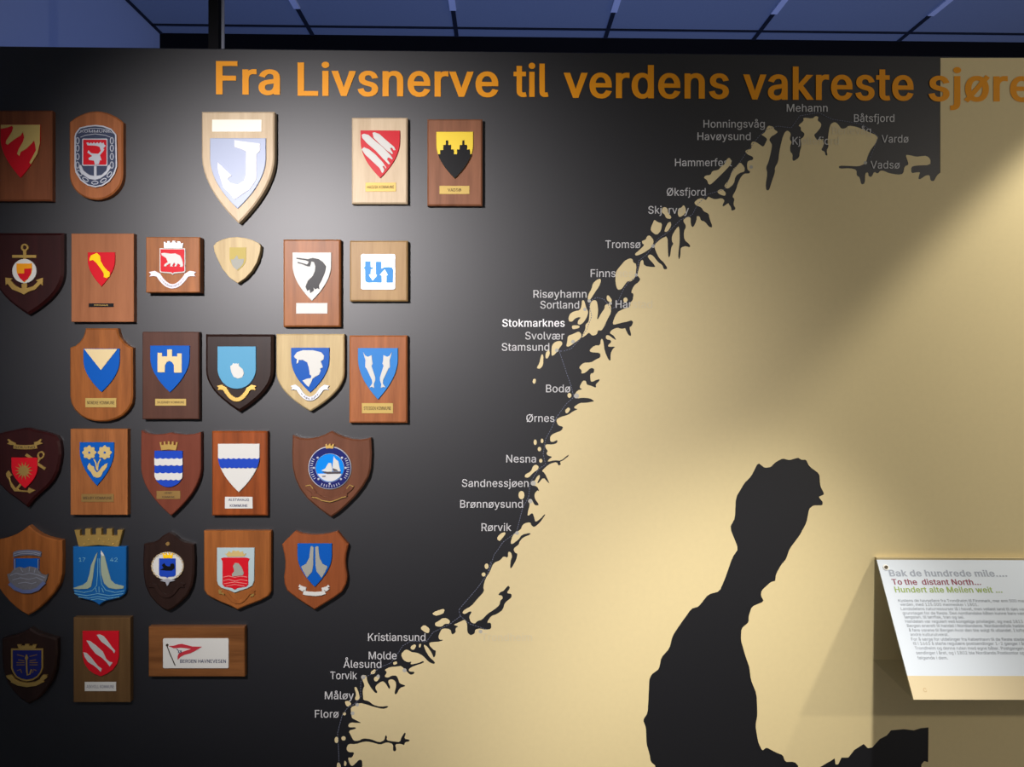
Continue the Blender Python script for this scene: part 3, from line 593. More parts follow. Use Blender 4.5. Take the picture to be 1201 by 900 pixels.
NAVY = mat('navy_enamel', srgb(28, 34, 98), rough=0.35)
SKY = mat('sky_blue_enamel', srgb(84, 150, 184), rough=0.4)
YELLOW = mat('yellow_enamel', srgb(245, 196, 20), rough=0.35)
AMBER = mat('orange_enamel', srgb(228, 150, 30), rough=0.35)
BLACK = mat('black_enamel', srgb(14, 14, 17), rough=0.4)
KHAKI = mat('khaki_print', srgb(176, 158, 84), rough=0.5)
GREYE = mat('grey_enamel', srgb(150, 150, 140), rough=0.45)
INK = mat('dark_ink', srgb(60, 50, 40), rough=0.6)
BLUEINK = mat('blue_ink', srgb(20, 34, 80), rough=0.6)
MINK = mat('pale_ink', srgb(120, 122, 136), rough=0.6)

W_DIM = wood('brown_teak', srgb(150, 84, 50))
W_ORANGE = wood('orange_pine', srgb(196, 116, 66))
W_PALE = wood('pale_birch', srgb(255, 226, 188), contrast=.14)
W_OAK = wood('pale_oak', srgb(206, 164, 110), contrast=.16)
W_ASH = wood('light_ash', srgb(236, 206, 150), contrast=.16)
W_ROSE = wood('rose_mahogany', srgb(170, 110, 78), contrast=.25)
W_TAN = wood('tan_beech', srgb(186, 116, 74), contrast=.16)
W_TEAK = wood('teak', srgb(184, 112, 60), contrast=.3)
W_GOLDEN = wood('golden_teak', srgb(178, 104, 48), contrast=.3)
W_BROWN = wood('dull_walnut', srgb(94, 56, 42), contrast=.2)
W_DARK = wood('dark_walnut', srgb(52, 32, 26), contrast=.25, rough=.42, coat=.06)
W_WINE = wood('wine_dark_mahogany', srgb(60, 20, 20), contrast=.25, rough=.42, coat=.06)
W_RED = wood('red_mahogany', srgb(136, 68, 48), contrast=.18, rough=.42, coat=.06)
W_CHERRY = wood('cherry', srgb(170, 84, 34), contrast=.35, rough=.36, coat=.25)
W_NUT = wood('glossy_walnut', srgb(132, 80, 56), contrast=.2, rough=.32, coat=.35)
W_LOW = wood('matt_brown', srgb(122, 90, 54), contrast=.2)
W_HOR = wood('brown_mahogany_horizontal', srgb(150, 94, 50), contrast=.35, horizontal=True)

# ------------------------------------------------------------------ the room
CEIL, BACK, LEFT = 2.87, 1.28, -1.365
PTOP = P(600, 60.5).z
PALEWALL = mat('blue_grey_paint', srgb(172, 188, 215), rough=0.8, bump=.05, bscale=200)
TILE = mat('ceiling_tile', srgb(150, 158, 165), rough=0.85, bump=.2, bscale=400, var=.06)
BAR = mat('ceiling_bar', srgb(235, 238, 245), rough=0.4)
DARKP = mat('black_paint', srgb(16, 16, 20), rough=0.8)
FLOORM = mat('grey_carpet', srgb(80, 78, 76), rough=0.95, bump=.3, bscale=500, var=.15)


def box_data(x0, x1, y0, y1, z0, z1):
    v = [(x, y, z) for x in (x0, x1) for y in (y0, y1) for z in (z0, z1)]
    f = [(0, 1, 3, 2), (4, 6, 7, 5), (0, 4, 5, 1), (2, 3, 7, 6), (0, 2, 6, 4), (1, 5, 7, 3)]
    return v, f


def box(name, m, b, parent=None, kind=None, label=None):
    v, f = box_data(*b)
    o = link_mesh(name, v, f, m, parent, origin=((b[0] + b[1]) / 2, (b[2] + b[3]) / 2, b[4]) if parent is None else None)
    return tag(o, label, None, None, kind)


box('floor', FLOORM, (LEFT - .1, 3.2, -4.2, BACK + .1, -.05, 0), kind='structure')
box('ceiling', TILE, (LEFT - .1, 3.2, -4.2, BACK + .1, CEIL, CEIL + .06), kind='structure')
box('wall_left', PALEWALL, (LEFT - .1, LEFT, -4.2, BACK + .1, 0, CEIL), kind='structure')
box('wall_back', DARKP, (LEFT, 3.2, BACK, BACK + .1, 0, CEIL), kind='structure')
wv, wf = box_data(LEFT, 2.9, 0, .09, 0, PTOP)
o = link_mesh('wall_front', wv, wf, PANEL, origin=(0, 0.045, 0))
o['kind'] = 'structure'
bv = o.modifiers.new('bevel', 'BEVEL')
bv.width, bv.segments = .002, 2


def ceil_pt(px, py, h):
    r = ray(px, py)
    t = (h - CAM.z) / r.z
    return CAM + r * t


# ceiling grid: pale cross bars running away from the viewer, painted dark beyond where their highlight ends, one lateral bar
JOINT_UNLIT = mat('dark_joint_unlit_bar', srgb(40, 44, 52), rough=.8)
yb = ceil_pt(600, 33, CEIL).y
xs = [ceil_pt(px, 38, CEIL).x for px in (365, 535, 712, 890, 1066)]
V, Fc, V2, F2 = [], [], [], []
for x in xs + [xs[-1] + .6, xs[-1] + 1.2]:
    v, f = box_data(x - .012, x + .012, -4.1, yb - .17, CEIL - .006, CEIL)
    Fc += [tuple(len(V) + i for i in q) for q in f]
    V += v
    v, f = box_data(x - .008, x + .008, yb - .17, BACK, CEIL - .003, CEIL)
    F2 += [tuple(len(V2) + i for i in q) for q in f]
    V2 += v
v, f = box_data(LEFT, 3.2, yb - .007, yb + .007, CEIL - .004, CEIL)
F2 += [tuple(len(V2) + i for i in q) for q in f]
V2 += v
v, f = box_data(LEFT, LEFT + .012, -4.1, BACK, CEIL - .004, CEIL)
F2 += [tuple(len(V2) + i for i in q) for q in f]
V2 += v
tag(link_mesh('trim_1', V, Fc, BAR), kind='structure')
tag(link_mesh('trim_2', V2, F2, JOINT_UNLIT), kind='structure')

# black post on top of the panel, with a thin pale conduit at its side
pp = P(252.5, 57, -.045)
root = tag(empty('support_post', (pp.x, .045, PTOP)), 'black post between the top of the black panel and the ceiling', 'post')
box('post', DARKP, (pp.x - .0125, pp.x + .0125, .03, .06, PTOP, CEIL), root)
V, Fc = [], []
qx = P(261.5, 57, -.045).x
for k in range(2):
    for i in range(12):
        a = 2 * math.pi * i / 12
        V.append((qx + .0045 * math.cos(a), .045 + .0045 * math.sin(a), (PTOP, CEIL)[k]))
Fc = [(i, (i + 1) % 12, 12 + (i + 1) % 12, 12 + i) for i in range(12)]
link_mesh('conduit', V, Fc, mat('grey_steel', srgb(150, 155, 170), rough=.4, metal=.3), root, smooth=True)['label'] = 'thin pale grey conduit'

# ------------------------------------------------------------------ the map
MAP_D = .001
mp_root = tag(empty('wall_map', P(900, 600)), 'large beige map of a northern coast with fjords on the black wall', 'map')
COAST = """1103,68 1102.8,202.5 1098.7,206 1095.3,212.7 1091.3,212 1090.4,205.3 1085.3,206 1080,210 1077,210.3 1078,205.3 1079.3,202 1074.7,202.3 1068.7,203.3 1068.7,196 1073.3,194.3 1091.3,193.7 1091.3,186.7 1086.7,182.7 1080,183.3 1074.7,184 1066.7,182 1062,181.7 1064.7,189.3 1065.6,193.3 1060.7,195.3 1059.3,204 1053.3,205 1042.7,203.3 1037.3,200.7 1032.7,200 1029.3,204 1025.3,201.3 1022,208 1018.7,206.7 1018,202 1014.7,203.3 1014.4,215.3 1010,216.7 1008.3,208 1004.7,206 1004.7,199.3 997.3,197.3 984,198 984,194.3 997.3,194.7 1006.7,195.3 1012,193.3 1015.3,191.3 1018,182 1021.3,175.3 1026.7,168.7 1030,162 1026.7,158 1021.3,156 1009.3,150.7 1004,148.7 995.3,147.3 991.3,150.7 986.7,151.3 983.3,146 979.3,143 974.7,145 972.7,150 971.3,159.3 970.5,168 972,171.3 969.3,176.7 970.7,182.7 968,182 967.3,178 963,176 965.3,172 966.7,167.3 962.7,162.7 958.7,164.7 956,161.3 954.7,158 958,155.3 962.7,149.3 963.3,144.7 958.7,141.3 960,137.3 956.7,136 952.7,139.3 942,137.7 942.7,142 936,147.3 939.3,149.3 939.3,153.3 944,156.7 942,161.3 938.7,163.3 940,171.3 938,178 937.3,184.7 931.3,189 929.3,188 929.6,180.7 926.7,178 926.7,171.3 928.7,166.7 926,163.3 927.7,156.7 924,153 920.7,154.7 918,160.7 916,168.7 914,178 912.7,190 908.7,196.7 909,202 905.3,212.7 902,223.3 898.7,223.3 898,216.7 900,203.3 898.4,196.7 901.3,190 904,179.3 905.6,170 904,167.3 902,164 904.7,160 908.7,158 912.7,154.7 908,152 907.3,148.7 901.3,147.3 899.3,150 897.3,155.3 892.7,158 897.3,160.7 900,163.3 898.7,166 895.3,172.7 890.7,169.3 886.7,166.7 882.7,166 880.7,168.7 881.6,174.7 876,175.7 873.7,177.7 876.7,181.3 883.3,184 883.3,187.6 877.3,188.7 876,193.3 876.7,199.3 880,201.3 878.7,203.6 872.7,203.7 868.7,208 865.3,215.3 863.3,222.7 858.7,230.7 861.6,233.3 860,240 863.3,245.3 858,247.7 857.3,242.7 855,240 854.4,238 848,242.7 847.3,240.7 850,235.3 846.7,232.3 838.7,234 833.3,232 830.7,230.4 828,235.3 824.7,232.7 820,232.7 814,237.3 816,240.7 822.7,243.3 825.3,248 831.3,250.7 832,256 836,266.7 832,266.7 826.7,260 822,258.7 820.7,254 817.3,253.3 817,258.7 813.3,266.7 810.7,265.3 810,260.7 810,254.7 805.3,254.7 800.7,258.7 805,265.3 802,272 802.4,281.3 809.3,287.3 809.3,290.4 804,288.7 800,290 798.3,291.3 798,300.7 796.4,305 795.3,299.3 797.3,283.3 796.7,264.7 792.7,268.7 788,276.7 788,283.3 790,286 787.3,290 786,300.7 784,302.3 783.3,294 783,276.7 775.3,280 767.3,287.3 768.7,294 773.3,303.3 778.7,308 783.3,315.3 778.7,316.4 776.7,310.7 772,308 766,300 762,298.3 759,301.3 768.7,312 767.3,313.7 755.3,312 754.3,304.7 751.3,306 750,312.7 747.3,322.7 751,327.3 749.3,330.7 743.3,335.3 740,343.3 743.3,344.7 742,352.7 739.3,354.7 739.3,360 732.7,362 730.7,362.7 723.3,366.7 718.7,378 719.3,381.3 726.7,379.3 736,377.3 740.7,375.7 742.7,378 740.7,382.7 738,384 740.7,394 737.3,393.7 734,387.3 733.3,385 729.3,386 724,384.4 718,386.7 714.7,390.7 720,394 723,399.3 719.3,397.3 714.7,393.7 710.7,393.3 710.7,398 716.7,399.3 716.7,402 713.3,404.7 713.3,407 722,406.7 718.7,409.3 716,415.3 716.3,423.3 714,422.7 709.3,412.7 707.3,398 704.7,397.7 704,405.3 697.3,405.3 691.3,410.7 692.7,413.3 704,414 704.3,419.3 698.7,422 693.3,425.3 684,425.7 678.7,431.3 682.4,434.7 681.6,438.7 686.7,437.3 692.7,431.6 697,432.7 696.7,437.3 692,438.7 692.7,447.5 695,448 698.7,446 703.3,444.7 702.7,447.3 698.7,450.7 699.3,455.3 693.3,452.7 688,451.3 687.3,446.7 683.3,446.7 679.3,454.7 683.3,456.7 677.3,458 673.3,464 676.7,467.7 682.7,466.7 692,467.3 697.3,470.7 693.3,471.7 686.7,472.7 680,472.7 673.3,477.3 674,479.3 678,480 672,482.7 666.7,486.7 657.3,489.3 652,492.7 654.7,499.3 660.7,500.7 658.7,505.3 649.3,508.7 645.3,512 645.3,518 648.7,518.7 654,516 653.3,520 648,521.6 640,521.3 639.3,524.7 642.7,529.3 640.7,532 642.7,534.7 648,536 644,538.7 642,542 650.7,540 658,540.7 666.7,533.3 666.7,535.3 660,540.7 656.7,541.6 658,545.3 654.7,546.3 653.3,542 645.3,544 640,548 635.3,552.7 638.7,554.7 644.7,567.3 643.3,566.7 637.3,560 631.3,567.3 630,566.7 633.3,560 632.7,556.7 629.3,560 627.3,564 623.3,566 624,569.3 630,570.7 632.7,576.7 630,575.3 626.7,580 627.3,585.3 632.7,592.7 627.3,593.3 624,586.7 620.7,586.7 621.3,593.3 619.3,599.3 618.7,606 624.7,601.3 626.7,608 628,612.7 633.3,609.3 638.7,603.3 639.7,604 633.3,613.3 626.7,618.7 623.3,616.7 622,612.7 615.3,614 612,617.3 611.3,620.7 606.7,624 601.3,628 598.7,637.3 600.7,638.7 608,633.3 612,627.3 622,625.3 622,627.3 613.3,630.7 609,636 608.7,638.7 602,644 604,648.7 607.3,649.6 605.3,657.3 600,666.7 598.3,666.7 598.7,658 600.7,653.3 599.3,648 596,647.3 595.7,654.7 590.7,652.7 586.7,657.3 578.7,660.7 574.7,670.7 569.3,679.3 566.7,688.7 568,694 560,702.7 552.7,711.3 544.7,715.3 542,719.3 545.3,720.7 550.7,717.3 553.6,718 550,723.3 552,730 556.7,732 560,728.7 565.3,727.3 572,720 578.7,716 586,710 586.7,704.7 590,702 588.7,698.7 584,698.3 586.7,694.7 590.7,693.3 596,686.7 598.4,690 594,696 600,696.7 600,701.3 592,707.3 590,715.3 582.7,720.7 576,722.7 570.7,730.7 576,730.7 576.3,738 569.3,739 562.7,737.3 557.3,738.7 556.7,743.3 552,745.7 548,742 548,732.7 545.3,726.7 538.7,730 531.3,733.3 538,734.7 534,737.3 534.7,742 530,745 528.3,738 518.7,737.3 516,742 514,747.3 515.3,750.7 520.7,750.7 516,752.7 503.3,753.7 504,758 508.7,762.7 511.3,763.3 510.7,769.3 508.7,772 506.7,766.7 501.3,758.7 496.7,756 498.7,762.7 503.3,770.7 510.7,777.3 508.7,779.3 502.7,776.7 496,769.3 489.3,766 482.7,765.3 480,763.3 475.3,762 470,768 473.3,774.7 478.7,777.3 482.7,776 481.3,780 490.7,778 496.7,775.3 497.3,777.6 484,782 479.3,785.3 480,788 486.7,788.3 484.7,791.3 480.7,791.7 476,786.7 470.7,781.3 466.7,782 457.3,782.7 450.7,786 454,788.7 450.7,794 455.3,795.3 459.3,792.7 465.3,792.7 467.3,797.3 468.7,802 476.7,804.7 468.7,807.3 465.3,814.7 462.4,814.4 464.7,805.3 464,799.3 459.3,796.7 454.7,798.7 458,806.7 456.3,808.7 452,801.3 448,799 441.3,804 440,807.3 443,812.7 440,813.3 434.7,806.7 430.7,799.3 430,792.7 425.3,792 423.3,794.7 428,804 425.3,809.3 426,818.7 426,821.3 432.7,822.7 438,827.3 446,829.3 456,828.3 454,830.7 448.7,832 438,829.3 430,826.7 422,824.7 416.7,828 411.3,830 412,837.3 412.7,842.7 418,845.3 424,848.3 419.3,848.3 411.3,847.7 408.3,850.7 409.3,853.6 417.3,853.3 417.3,855.3 408.7,857.3 412,864 414.7,869.3 420.7,869.3 426,866.4 435.3,867.3 444.7,871.3 450.7,868.7 452,862.7 454,864 453.3,868.7 461.3,870 469.3,870.7 470.7,865.3 474.7,859.3 476,860.7 474,866.7 480.7,868 480,870 475.3,870.7 474,874.7 470,872.7 463.3,873.3 465,880 462.7,882 460.7,880 461.3,873.3 454,870.7 446,874 435.3,870.7 427.3,870 416.7,873.3 408.7,872.7 406,878.7 408.7,882.7 416,882.7 412.7,889.3 408,888.7 410,896 412.7,899.3 416.7,896 421.3,891.3 424.7,892 425,900 424,918 432,960"""
LAKE = """770,960 769.3,898.8 763.2,894 762,885.4 758.3,873 757.6,853.6 754.2,845 759.6,836.5 760.8,814.5 761.5,797.4 764.4,791.2 773,785 775.5,771.7 785.2,760.7 788.9,746 798.7,731.3 810.9,714.2 819.5,711.8 830.5,697.6 843.9,693.8 850,680 859,654 866,644 856,619 862,608 863,584 873,567 881,559 889,543 897,549 904,548 910,542 918,538 926,540 936,537 940,539.6 945.4,539.4 949,547 961,556 962,570 967,580 960,583 965,589 964.4,593 954,593 949,597 946,613 938,628 926,644 922,656 916,663 910,674 909.4,681.6 904,683 893,693 892.5,699 896,705.7 881.8,711.8 878.1,722.8 878.1,730.1 869.6,737.5 868.9,750.9 874.5,770.5 878.9,782.7 880.6,797.4 887.4,814.5 888.4,838.9 886,851.1 889.1,870.7 894,881 899,877 910,883 918,886 921,894 932,894 936.6,899 940,960"""
GULF = """958,960 962,900 979,890 980,897 983,897 987,889 995,889 1002,880 1013,873 1018,878 1023,877 1032,867 1040,863 1045,857 1060,855.6 1072,857 1080,854.4 1089,853.6 1088.6,894.4 1084,893 1080.6,897 1082,960"""


def pts(t):
    return [tuple(map(float, q.split(','))) for q in t.split()]


def flat(name, m, contours, d, parent, label=None):
    xz = [[(q.x, q.z) for q in (P(x, y, d) for x, y in c)] for c in contours]
    v2, f2 = fill(xz)
    fs = []
    for f in f2:
        a = [v2[i] for i in f]
        fs.append(f if area(a) > 0 else tuple(reversed(f)))
    o = link_mesh(name, [(x, -d, z) for x, z in v2], fs, m, parent)
    if label:
        o['label'] = label
    return o




def soften(c, k=.22, closed=True):
    out = []
    n = len(c)
    for i in range(n if closed else n - 1):
        (ax, ay), (bx, by) = c[i], c[(i + 1) % n]
        out += [(ax + (bx - ax) * k, ay + (by - ay) * k), (bx - (bx - ax) * k, by - (by - ay) * k)]
    return out if closed else [c[0]] + out + [c[-1]]


MAIN = soften(pts(COAST)[1:], closed=False) + soften(pts(LAKE), .15, False) + pts(GULF) + [(1400, 960), (1400, 68)]
MAIN = pts(COAST)[:1] + MAIN
flat('mainland', BEIGE, [MAIN], MAP_D, mp_root)
ISL = [(740, 180, 7.5, '640,215 655,195 700,190 715,155 770,145 790,120 830,90 840,55 865,35 885,65 880,95 840,140 790,190 745,235 700,275 680,270 670,235'),
       (740, 180, 7.5, '960,75 1000,120 1000,160 960,170 920,200 905,270 850,315 820,290 830,270 865,230 895,140 930,110'),
       (740, 180, 7.5, '765,325 800,312 835,345 830,375 790,365 762,345'),
       (740, 180, 7.5, '275,480 300,470 325,490 325,520 358,560 345,578 310,570 295,535 270,520'),
       (740, 180, 7.5, '465,452 485,490 475,535 425,565 410,530 420,490 445,475'),
       (740, 180, 7.5, '205,582 235,605 275,615 265,680 225,722 172,680 180,640 195,610'),
       (740, 180, 7.5, '350,600 355,640 320,690 293,690 305,650 325,610'),
       (670, 250, 7.5, '620,245 655,235 665,205 690,195 728,240 710,300 640,350 570,378 558,360 600,325 645,280 625,268'),
       (670, 250, 7.5, '515,397 540,405 545,435 575,450 565,570 520,605 495,597 465,640 440,672 405,675 388,610 390,520 420,480 470,420'),
       (670, 250, 7.5, '255,575 262,600 245,645 200,710 170,760 145,770 148,720 178,670 190,620 220,590'),
       (620, 330, 7.5, '700,120 735,165 725,190 690,170 685,135'),
       (620, 330, 7.5, '540,200 560,170 590,165 605,190 612,260 600,350 640,280 668,240 670,210 700,198 725,215 725,280 690,340 665,400 640,435 610,430 600,470 560,480 530,450 505,475 465,500 480,460 500,420 500,380 530,355 535,290'),
       (620, 330, 7.5, '470,165 490,170 505,230 525,270 515,310 490,355 455,385 430,375 435,345 460,320 440,315 405,330 385,355 355,355 350,320 365,285 400,265 450,255 465,220'),
       (620, 330, 7.5, '385,388 445,388 450,410 390,425 380,405'),
       (620, 330, 7.5, '440,440 465,465 460,500 400,545 350,578 330,570 340,530 345,480 390,465'),
       (620, 330, 7.5, '205,560 240,530 285,525 300,550 270,590 235,640 205,660 200,630'),
       (620, 330, 7.5, '180,600 188,640 165,683 147,675 150,630'),
       (620, 330, 7.5, '115,640 130,650 128,740 100,772 70,765 95,720 105,670'),
       (620, 330, 7.5, '40,860 65,860 60,895 48,904 33,890'),
       (620, 330, 7.5, '835,150 860,140 875,165 855,190 835,180'),
       (600, 400, 7.5, '508,455 526,470 526,490 508,505 492,490 492,468'),
       (600, 400, 7.5, '500,583 518,600 500,630 478,640 470,610'),
       (560, 480, 7.5, '515,488 540,505 530,535 495,555 450,605 415,600 420,575 470,550 490,500'),
       (520, 560, 7.5, '540,483 550,495 520,535 495,562 475,550 475,525 510,490'),
       (480, 650, 7.5, '205,520 230,505 300,482 312,495 300,525 240,545 210,535'),
       (480, 650, 7.5, '290,565 330,565 360,590 350,615 310,615 290,640 235,638 222,610 260,590'),
       (480, 650, 7.5, '130,622 180,655 175,695 145,695 95,655'),
       (360, 700, 7.5, '910,440 950,418 962,435 940,470 915,465'),
       (360, 700, 7.5, '985,420 1005,415 1000,445 985,450'),
       (360, 700, 7.5, '755,580 790,568 795,590 765,605'),
       (360, 700, 7.5, '590,640 608,645 595,680 565,685 560,665'),
       (360, 700, 7.5, '590,710 640,690 640,715 615,750 590,740'),
       (350, 780, 7.5, '490,200 510,192 535,260 540,300 510,315 495,300 510,260'),
       (350, 780, 7.5, '410,320 440,318 470,345 430,372 412,345'),
       (350, 780, 7.5, '340,860 365,865 375,900 370,950 335,950'),
       (350, 780, 7.5, '405,840 425,860 420,890 400,890')]
ISL = [cr(*a) for a in ISL] + [ell(560 + x / 7.5, 480 + y / 7.5, a / 7.5, b / 7.5, 10) for x, y, a, b in
                               ((508, 292, 15, 24), (568, 280, 12, 20), (545, 352, 16, 20), (557, 455, 15, 18), (387, 757, 27, 38))]
ISL += [ell(520 + x / 7.5, 560 + y / 7.5, a / 7.5, b / 7.5, 10) for x, y, a, b in ((380, 783, 18, 25), (354, 856, 18, 18))]
ISL += [ell(350 + x / 7.5, 780 + y / 7.5, a / 7.5, b / 7.5, 10) for x, y, a, b in ((405, 432, 14, 15), (335, 662, 18, 28), (397, 648, 20, 20))]
LAND = [cw(MAIN)] + [cw(soften(c)) for c in ISL]
for s in map(soften, ISL):
    flat('island', BEIGE, [s], MAP_D, mp_root)

ROUTES = """399,930 397,880 396,860 401,840 408,830 416,826 423,818 423,800 428,794 434,792 446,783 458,778 468,765 472,758 482,752 500,753 508,742 528,732 540,723 538,716 541,712 560,690 572,673 576,658|540,723 551,732 560,735 572,739|574,670 579,652 590,636 602,627 606,624 613,596 620,583 622,566 632,550 640,545 637,533 640,515 647,502 652,491 656,485 664,474 673,466 670,453 664,436 656,412 661,412 670,409 681,397 688,387 694,371 691,358 694,352 700,349 708,351 713,357 716,363 722,360 732,338 738,330 746,325 747,322 749,306 758,299 766,289 772,280 784,272 798,258 812,252 818,240 830,228 850,222 858,202 868,190 876,178 890,160 899,152 912,148 928,150 938,136 960,132 976,140 990,142 1012,146 1030,160 1026,172 1020,186"""
V, Fc = [], []
for t in ROUTES.split('|'):
    p = pts(t)
    for a, b in zip(p, p[1:]):
        L = math.hypot(b[0] - a[0], b[1] - a[1])
        n = max(1, int(L / 2.6))
        for i in range(n):
            u, v_ = i / n, (i + .62) / n
            q = stroke([(a[0] + (b[0] - a[0]) * k, a[1] + (b[1] - a[1]) * k) for k in (u, v_)], .62)
            Fc.append(tuple(range(len(V), len(V) + 4)))
            V += [P(x, y, MAP_D + .0004) for x, y in q]
link_mesh('route_line', V, Fc, ROUTE, mp_root)['label'] = 'thin dashed ship route line'
for x, y, r in ((676, 464.5, 3), (625.5, 567, 3), (622, 588, 2.6), (606.5, 625.5, 2.2), (563.5, 741, 2.2), (426, 794.5, 2.6), (474.5, 786.5, 2.4), (443.5, 793.5, 2), (419, 827, 2), (413.5, 837, 2.2), (766, 288.7, 2.2), (746.3, 322.6, 2), (653, 411, 2.2), (672, 401, 2.2), (686, 363, 2), (691, 353, 2), (716, 356, 1.8), (1015, 191, 2), (881, 196, 2)):
    flat('port_dot', DOT, [ell(x, y, r, r, 12)], MAP_D + .0003, mp_root)

# ------------------------------------------------------------------ lettering
ti = tag(empty('title_lettering', P(720, 112)), 'large orange headline lettering along the top of the black wall', 'lettering')
for t, x0, x1, b in (('Fra', 253.3, 328.3, 110), ('Livsnerve', 349, 584.5, 111.6), ('til', 602.3, 643.3, 112.8), ('verdens', 661, 855, 114), ('vakreste', 871.6, 1071.6, 116), ('sjøreise', 1089, 1286, 117.8)):
    text_px('word', ORANGE, t, x0, x1, b, 37.6, .0022, ti, bold=1.0, slope=.006)
NAMES = [('Mehamn', 922.7, 970.7, 131), ('Båtsfjord', 1001.6, 1049, 143), ('Vardø', 1034, 1065.6, 167.3), ('Vadsø', 1021, 1055.3, 197.7), ('Berlevåg', 976, 1021.5, 157.6), ('Kjøllefjord', 929.5, 984, 169.6),
         ('Honningsvåg', 825, 897, 149.7), ('Havøysund', 818, 880.4, 164.3), ('Hammerfest', 791.7, 858.4, 195), ('Øksfjord', 782, 827.7, 229.6), ('Skjervøy', 760.3, 808, 250.7), ('Tromsø', 710, 751.3, 291), ('Finnsnes', 692.7, 742.7, 325),
         ('Harstad', 722, 765, 361.3), ('Risøyhamn', 625.6, 688, 349.3), ('Sortland', 633.7, 679.3, 362), ('Stokmarknes', 589, 662.4, 383.3), ('Svolvær', 616, 662, 398.3), ('Stamsund', 588.5, 644.3, 411.5), ('Bodø', 640.4, 669, 460.3),
         ('Ørnes', 617.3, 650.3, 495), ('Nesna', 593.7, 628.7, 542.7), ('Sandnessjøen', 541.7, 620, 571.3), ('Brønnøysund', 539.7, 613.3, 595.7), ('Rørvik', 564.7, 599.7, 623), ('Trondheim', 564.7, 624, 752), ('Kristiansund', 431.6, 499, 752),
         ('Molde', 432.4, 465.3, 773.6), ('Ålesund', 402.7, 447.3, 783.6), ('Torvik', 387.3, 418.7, 797), ('Måløy', 381, 415, 820.4), ('Florø', 369.3, 397.3, 842)]
for t, x0, x1, b in NAMES:
    bold = t == 'Stokmarknes'
    faint = t in ('Trondheim', 'Berlevåg', 'Kjøllefjord', 'Finnsnes', 'Harstad')
    o = text_px('place_name', WHITETXT if bold else GREYTXT, t, x0, x1, b, 8.9, .0018, None, bold=.75 if bold else .28, origin=P((x0 + x1) / 2, b))
    # the thin print hardly shows where it runs over the beige land
    o.data.materials.append(FAINT)
    w2 = winding([[(q.x, q.z) for q in (P(x, y, .0018) for x, y in c)] for c in LAND], [((q.center + o.location).x, (q.center + o.location).z) for q in o.data.polygons])
    for q, k in zip(o.data.polygons, w2):
        q.material_index = 1 if k else 0
    tag(o, ('bold white' if bold else 'pale grey') + ' place name reading ' + t + (', almost lost on the beige land' if faint else ' beside the coast of the map'), 'lettering', 'place names on the map')

# ------------------------------------------------------------------ the sloping text board
bt, bb = P(1024, 656, .012), P(1076, 821, .215)
BX0, BX1 = (bt.x + bb.x) / 2, (bt.x + bb.x) / 2 + .62
U = Vector((0, bb.y - bt.y, bb.z - bt.z))
BL = U.length
U.normalize()
BN = Vector((0, U.z, -U.y))              # normal of the board towards the viewer
if BN.y > 0:
    BN = -BN
B0 = Vector((BX0, bt.y, bt.z))


def bpt(u, v, h=0.0):
    return B0 + Vector((u, 0, 0)) + U * v + BN * h


def slab(name, m, u0, u1, v0, v1, h0, h1, parent, label=None):
    V = [bpt(u, v, h) for u in (u0, u1) for v in (v0, v1) for h in (h0, h1)]
    f = [(0, 1, 3, 2), (4, 6, 7, 5), (0, 4, 5, 1), (2, 3, 7, 6), (0, 2, 6, 4), (1, 5, 7, 3)]
    o = link_mesh(name, V, f, m, parent)
    if label:
        o['label'] = label
    return o


PAPER = mat('white_paper', srgb(210, 219, 230), rough=.45)
BAND = mat('cream_band', srgb(212, 196, 160), rough=.4)
ACR = bpy.data.materials.new('clear_acrylic')
ACR.use_nodes = True
_n, _l = ACR.node_tree.nodes, ACR.node_tree.links
_n.clear()
_o = _n.new('ShaderNodeOutputMaterial')
_m = _n.new('ShaderNodeMixShader')
_t = _n.new('ShaderNodeBsdfTransparent')
_t.inputs[0].default_value = (.96, .96, .94, 1)
_g = _n.new('ShaderNodeBsdfGlossy')
_g.inputs['Roughness'].default_value = .08
_f = _n.new('ShaderNodeLayerWeight')
_f.inputs['Blend'].default_value = 0.5
_p = _n.new('ShaderNodeMath')
_p.operation = 'POWER'
_p.inputs[1].default_value = 5.0
_q = _n.new('ShaderNodeMath')
_q.operation = 'MULTIPLY_ADD'
_q.inputs[1].default_value = 0.6
_q.inputs[2].default_value = 0.03
_l.new(_f.outputs['Facing'], _p.inputs[0])
_l.new(_p.outputs[0], _q.inputs[0])
_l.new(_q.outputs[0], _m.inputs[0])
_l.new(_t.outputs[0], _m.inputs[1])
_l.new(_g.outputs[0], _m.inputs[2])
_l.new(_m.outputs[0], _o.inputs[0])

bd = tag(empty('text_board', P(1130, 740)), 'white sloping text board with multilingual heading in front of the beige map', 'information board')
BAND_V = BL * (793 - 656) / (821 - 656)
vb = px_plane(1076, 793, B0, BN)
BAND_V = (vb - B0).dot(U)
slab('panel', PAPER, 0, BX1 - BX0, 0, BAND_V, -.003, 0, bd)
slab('lower_band', BAND, 0, BX1 - BX0, BAND_V, BL, -.003, 0, bd, 'cream lower band of the board')
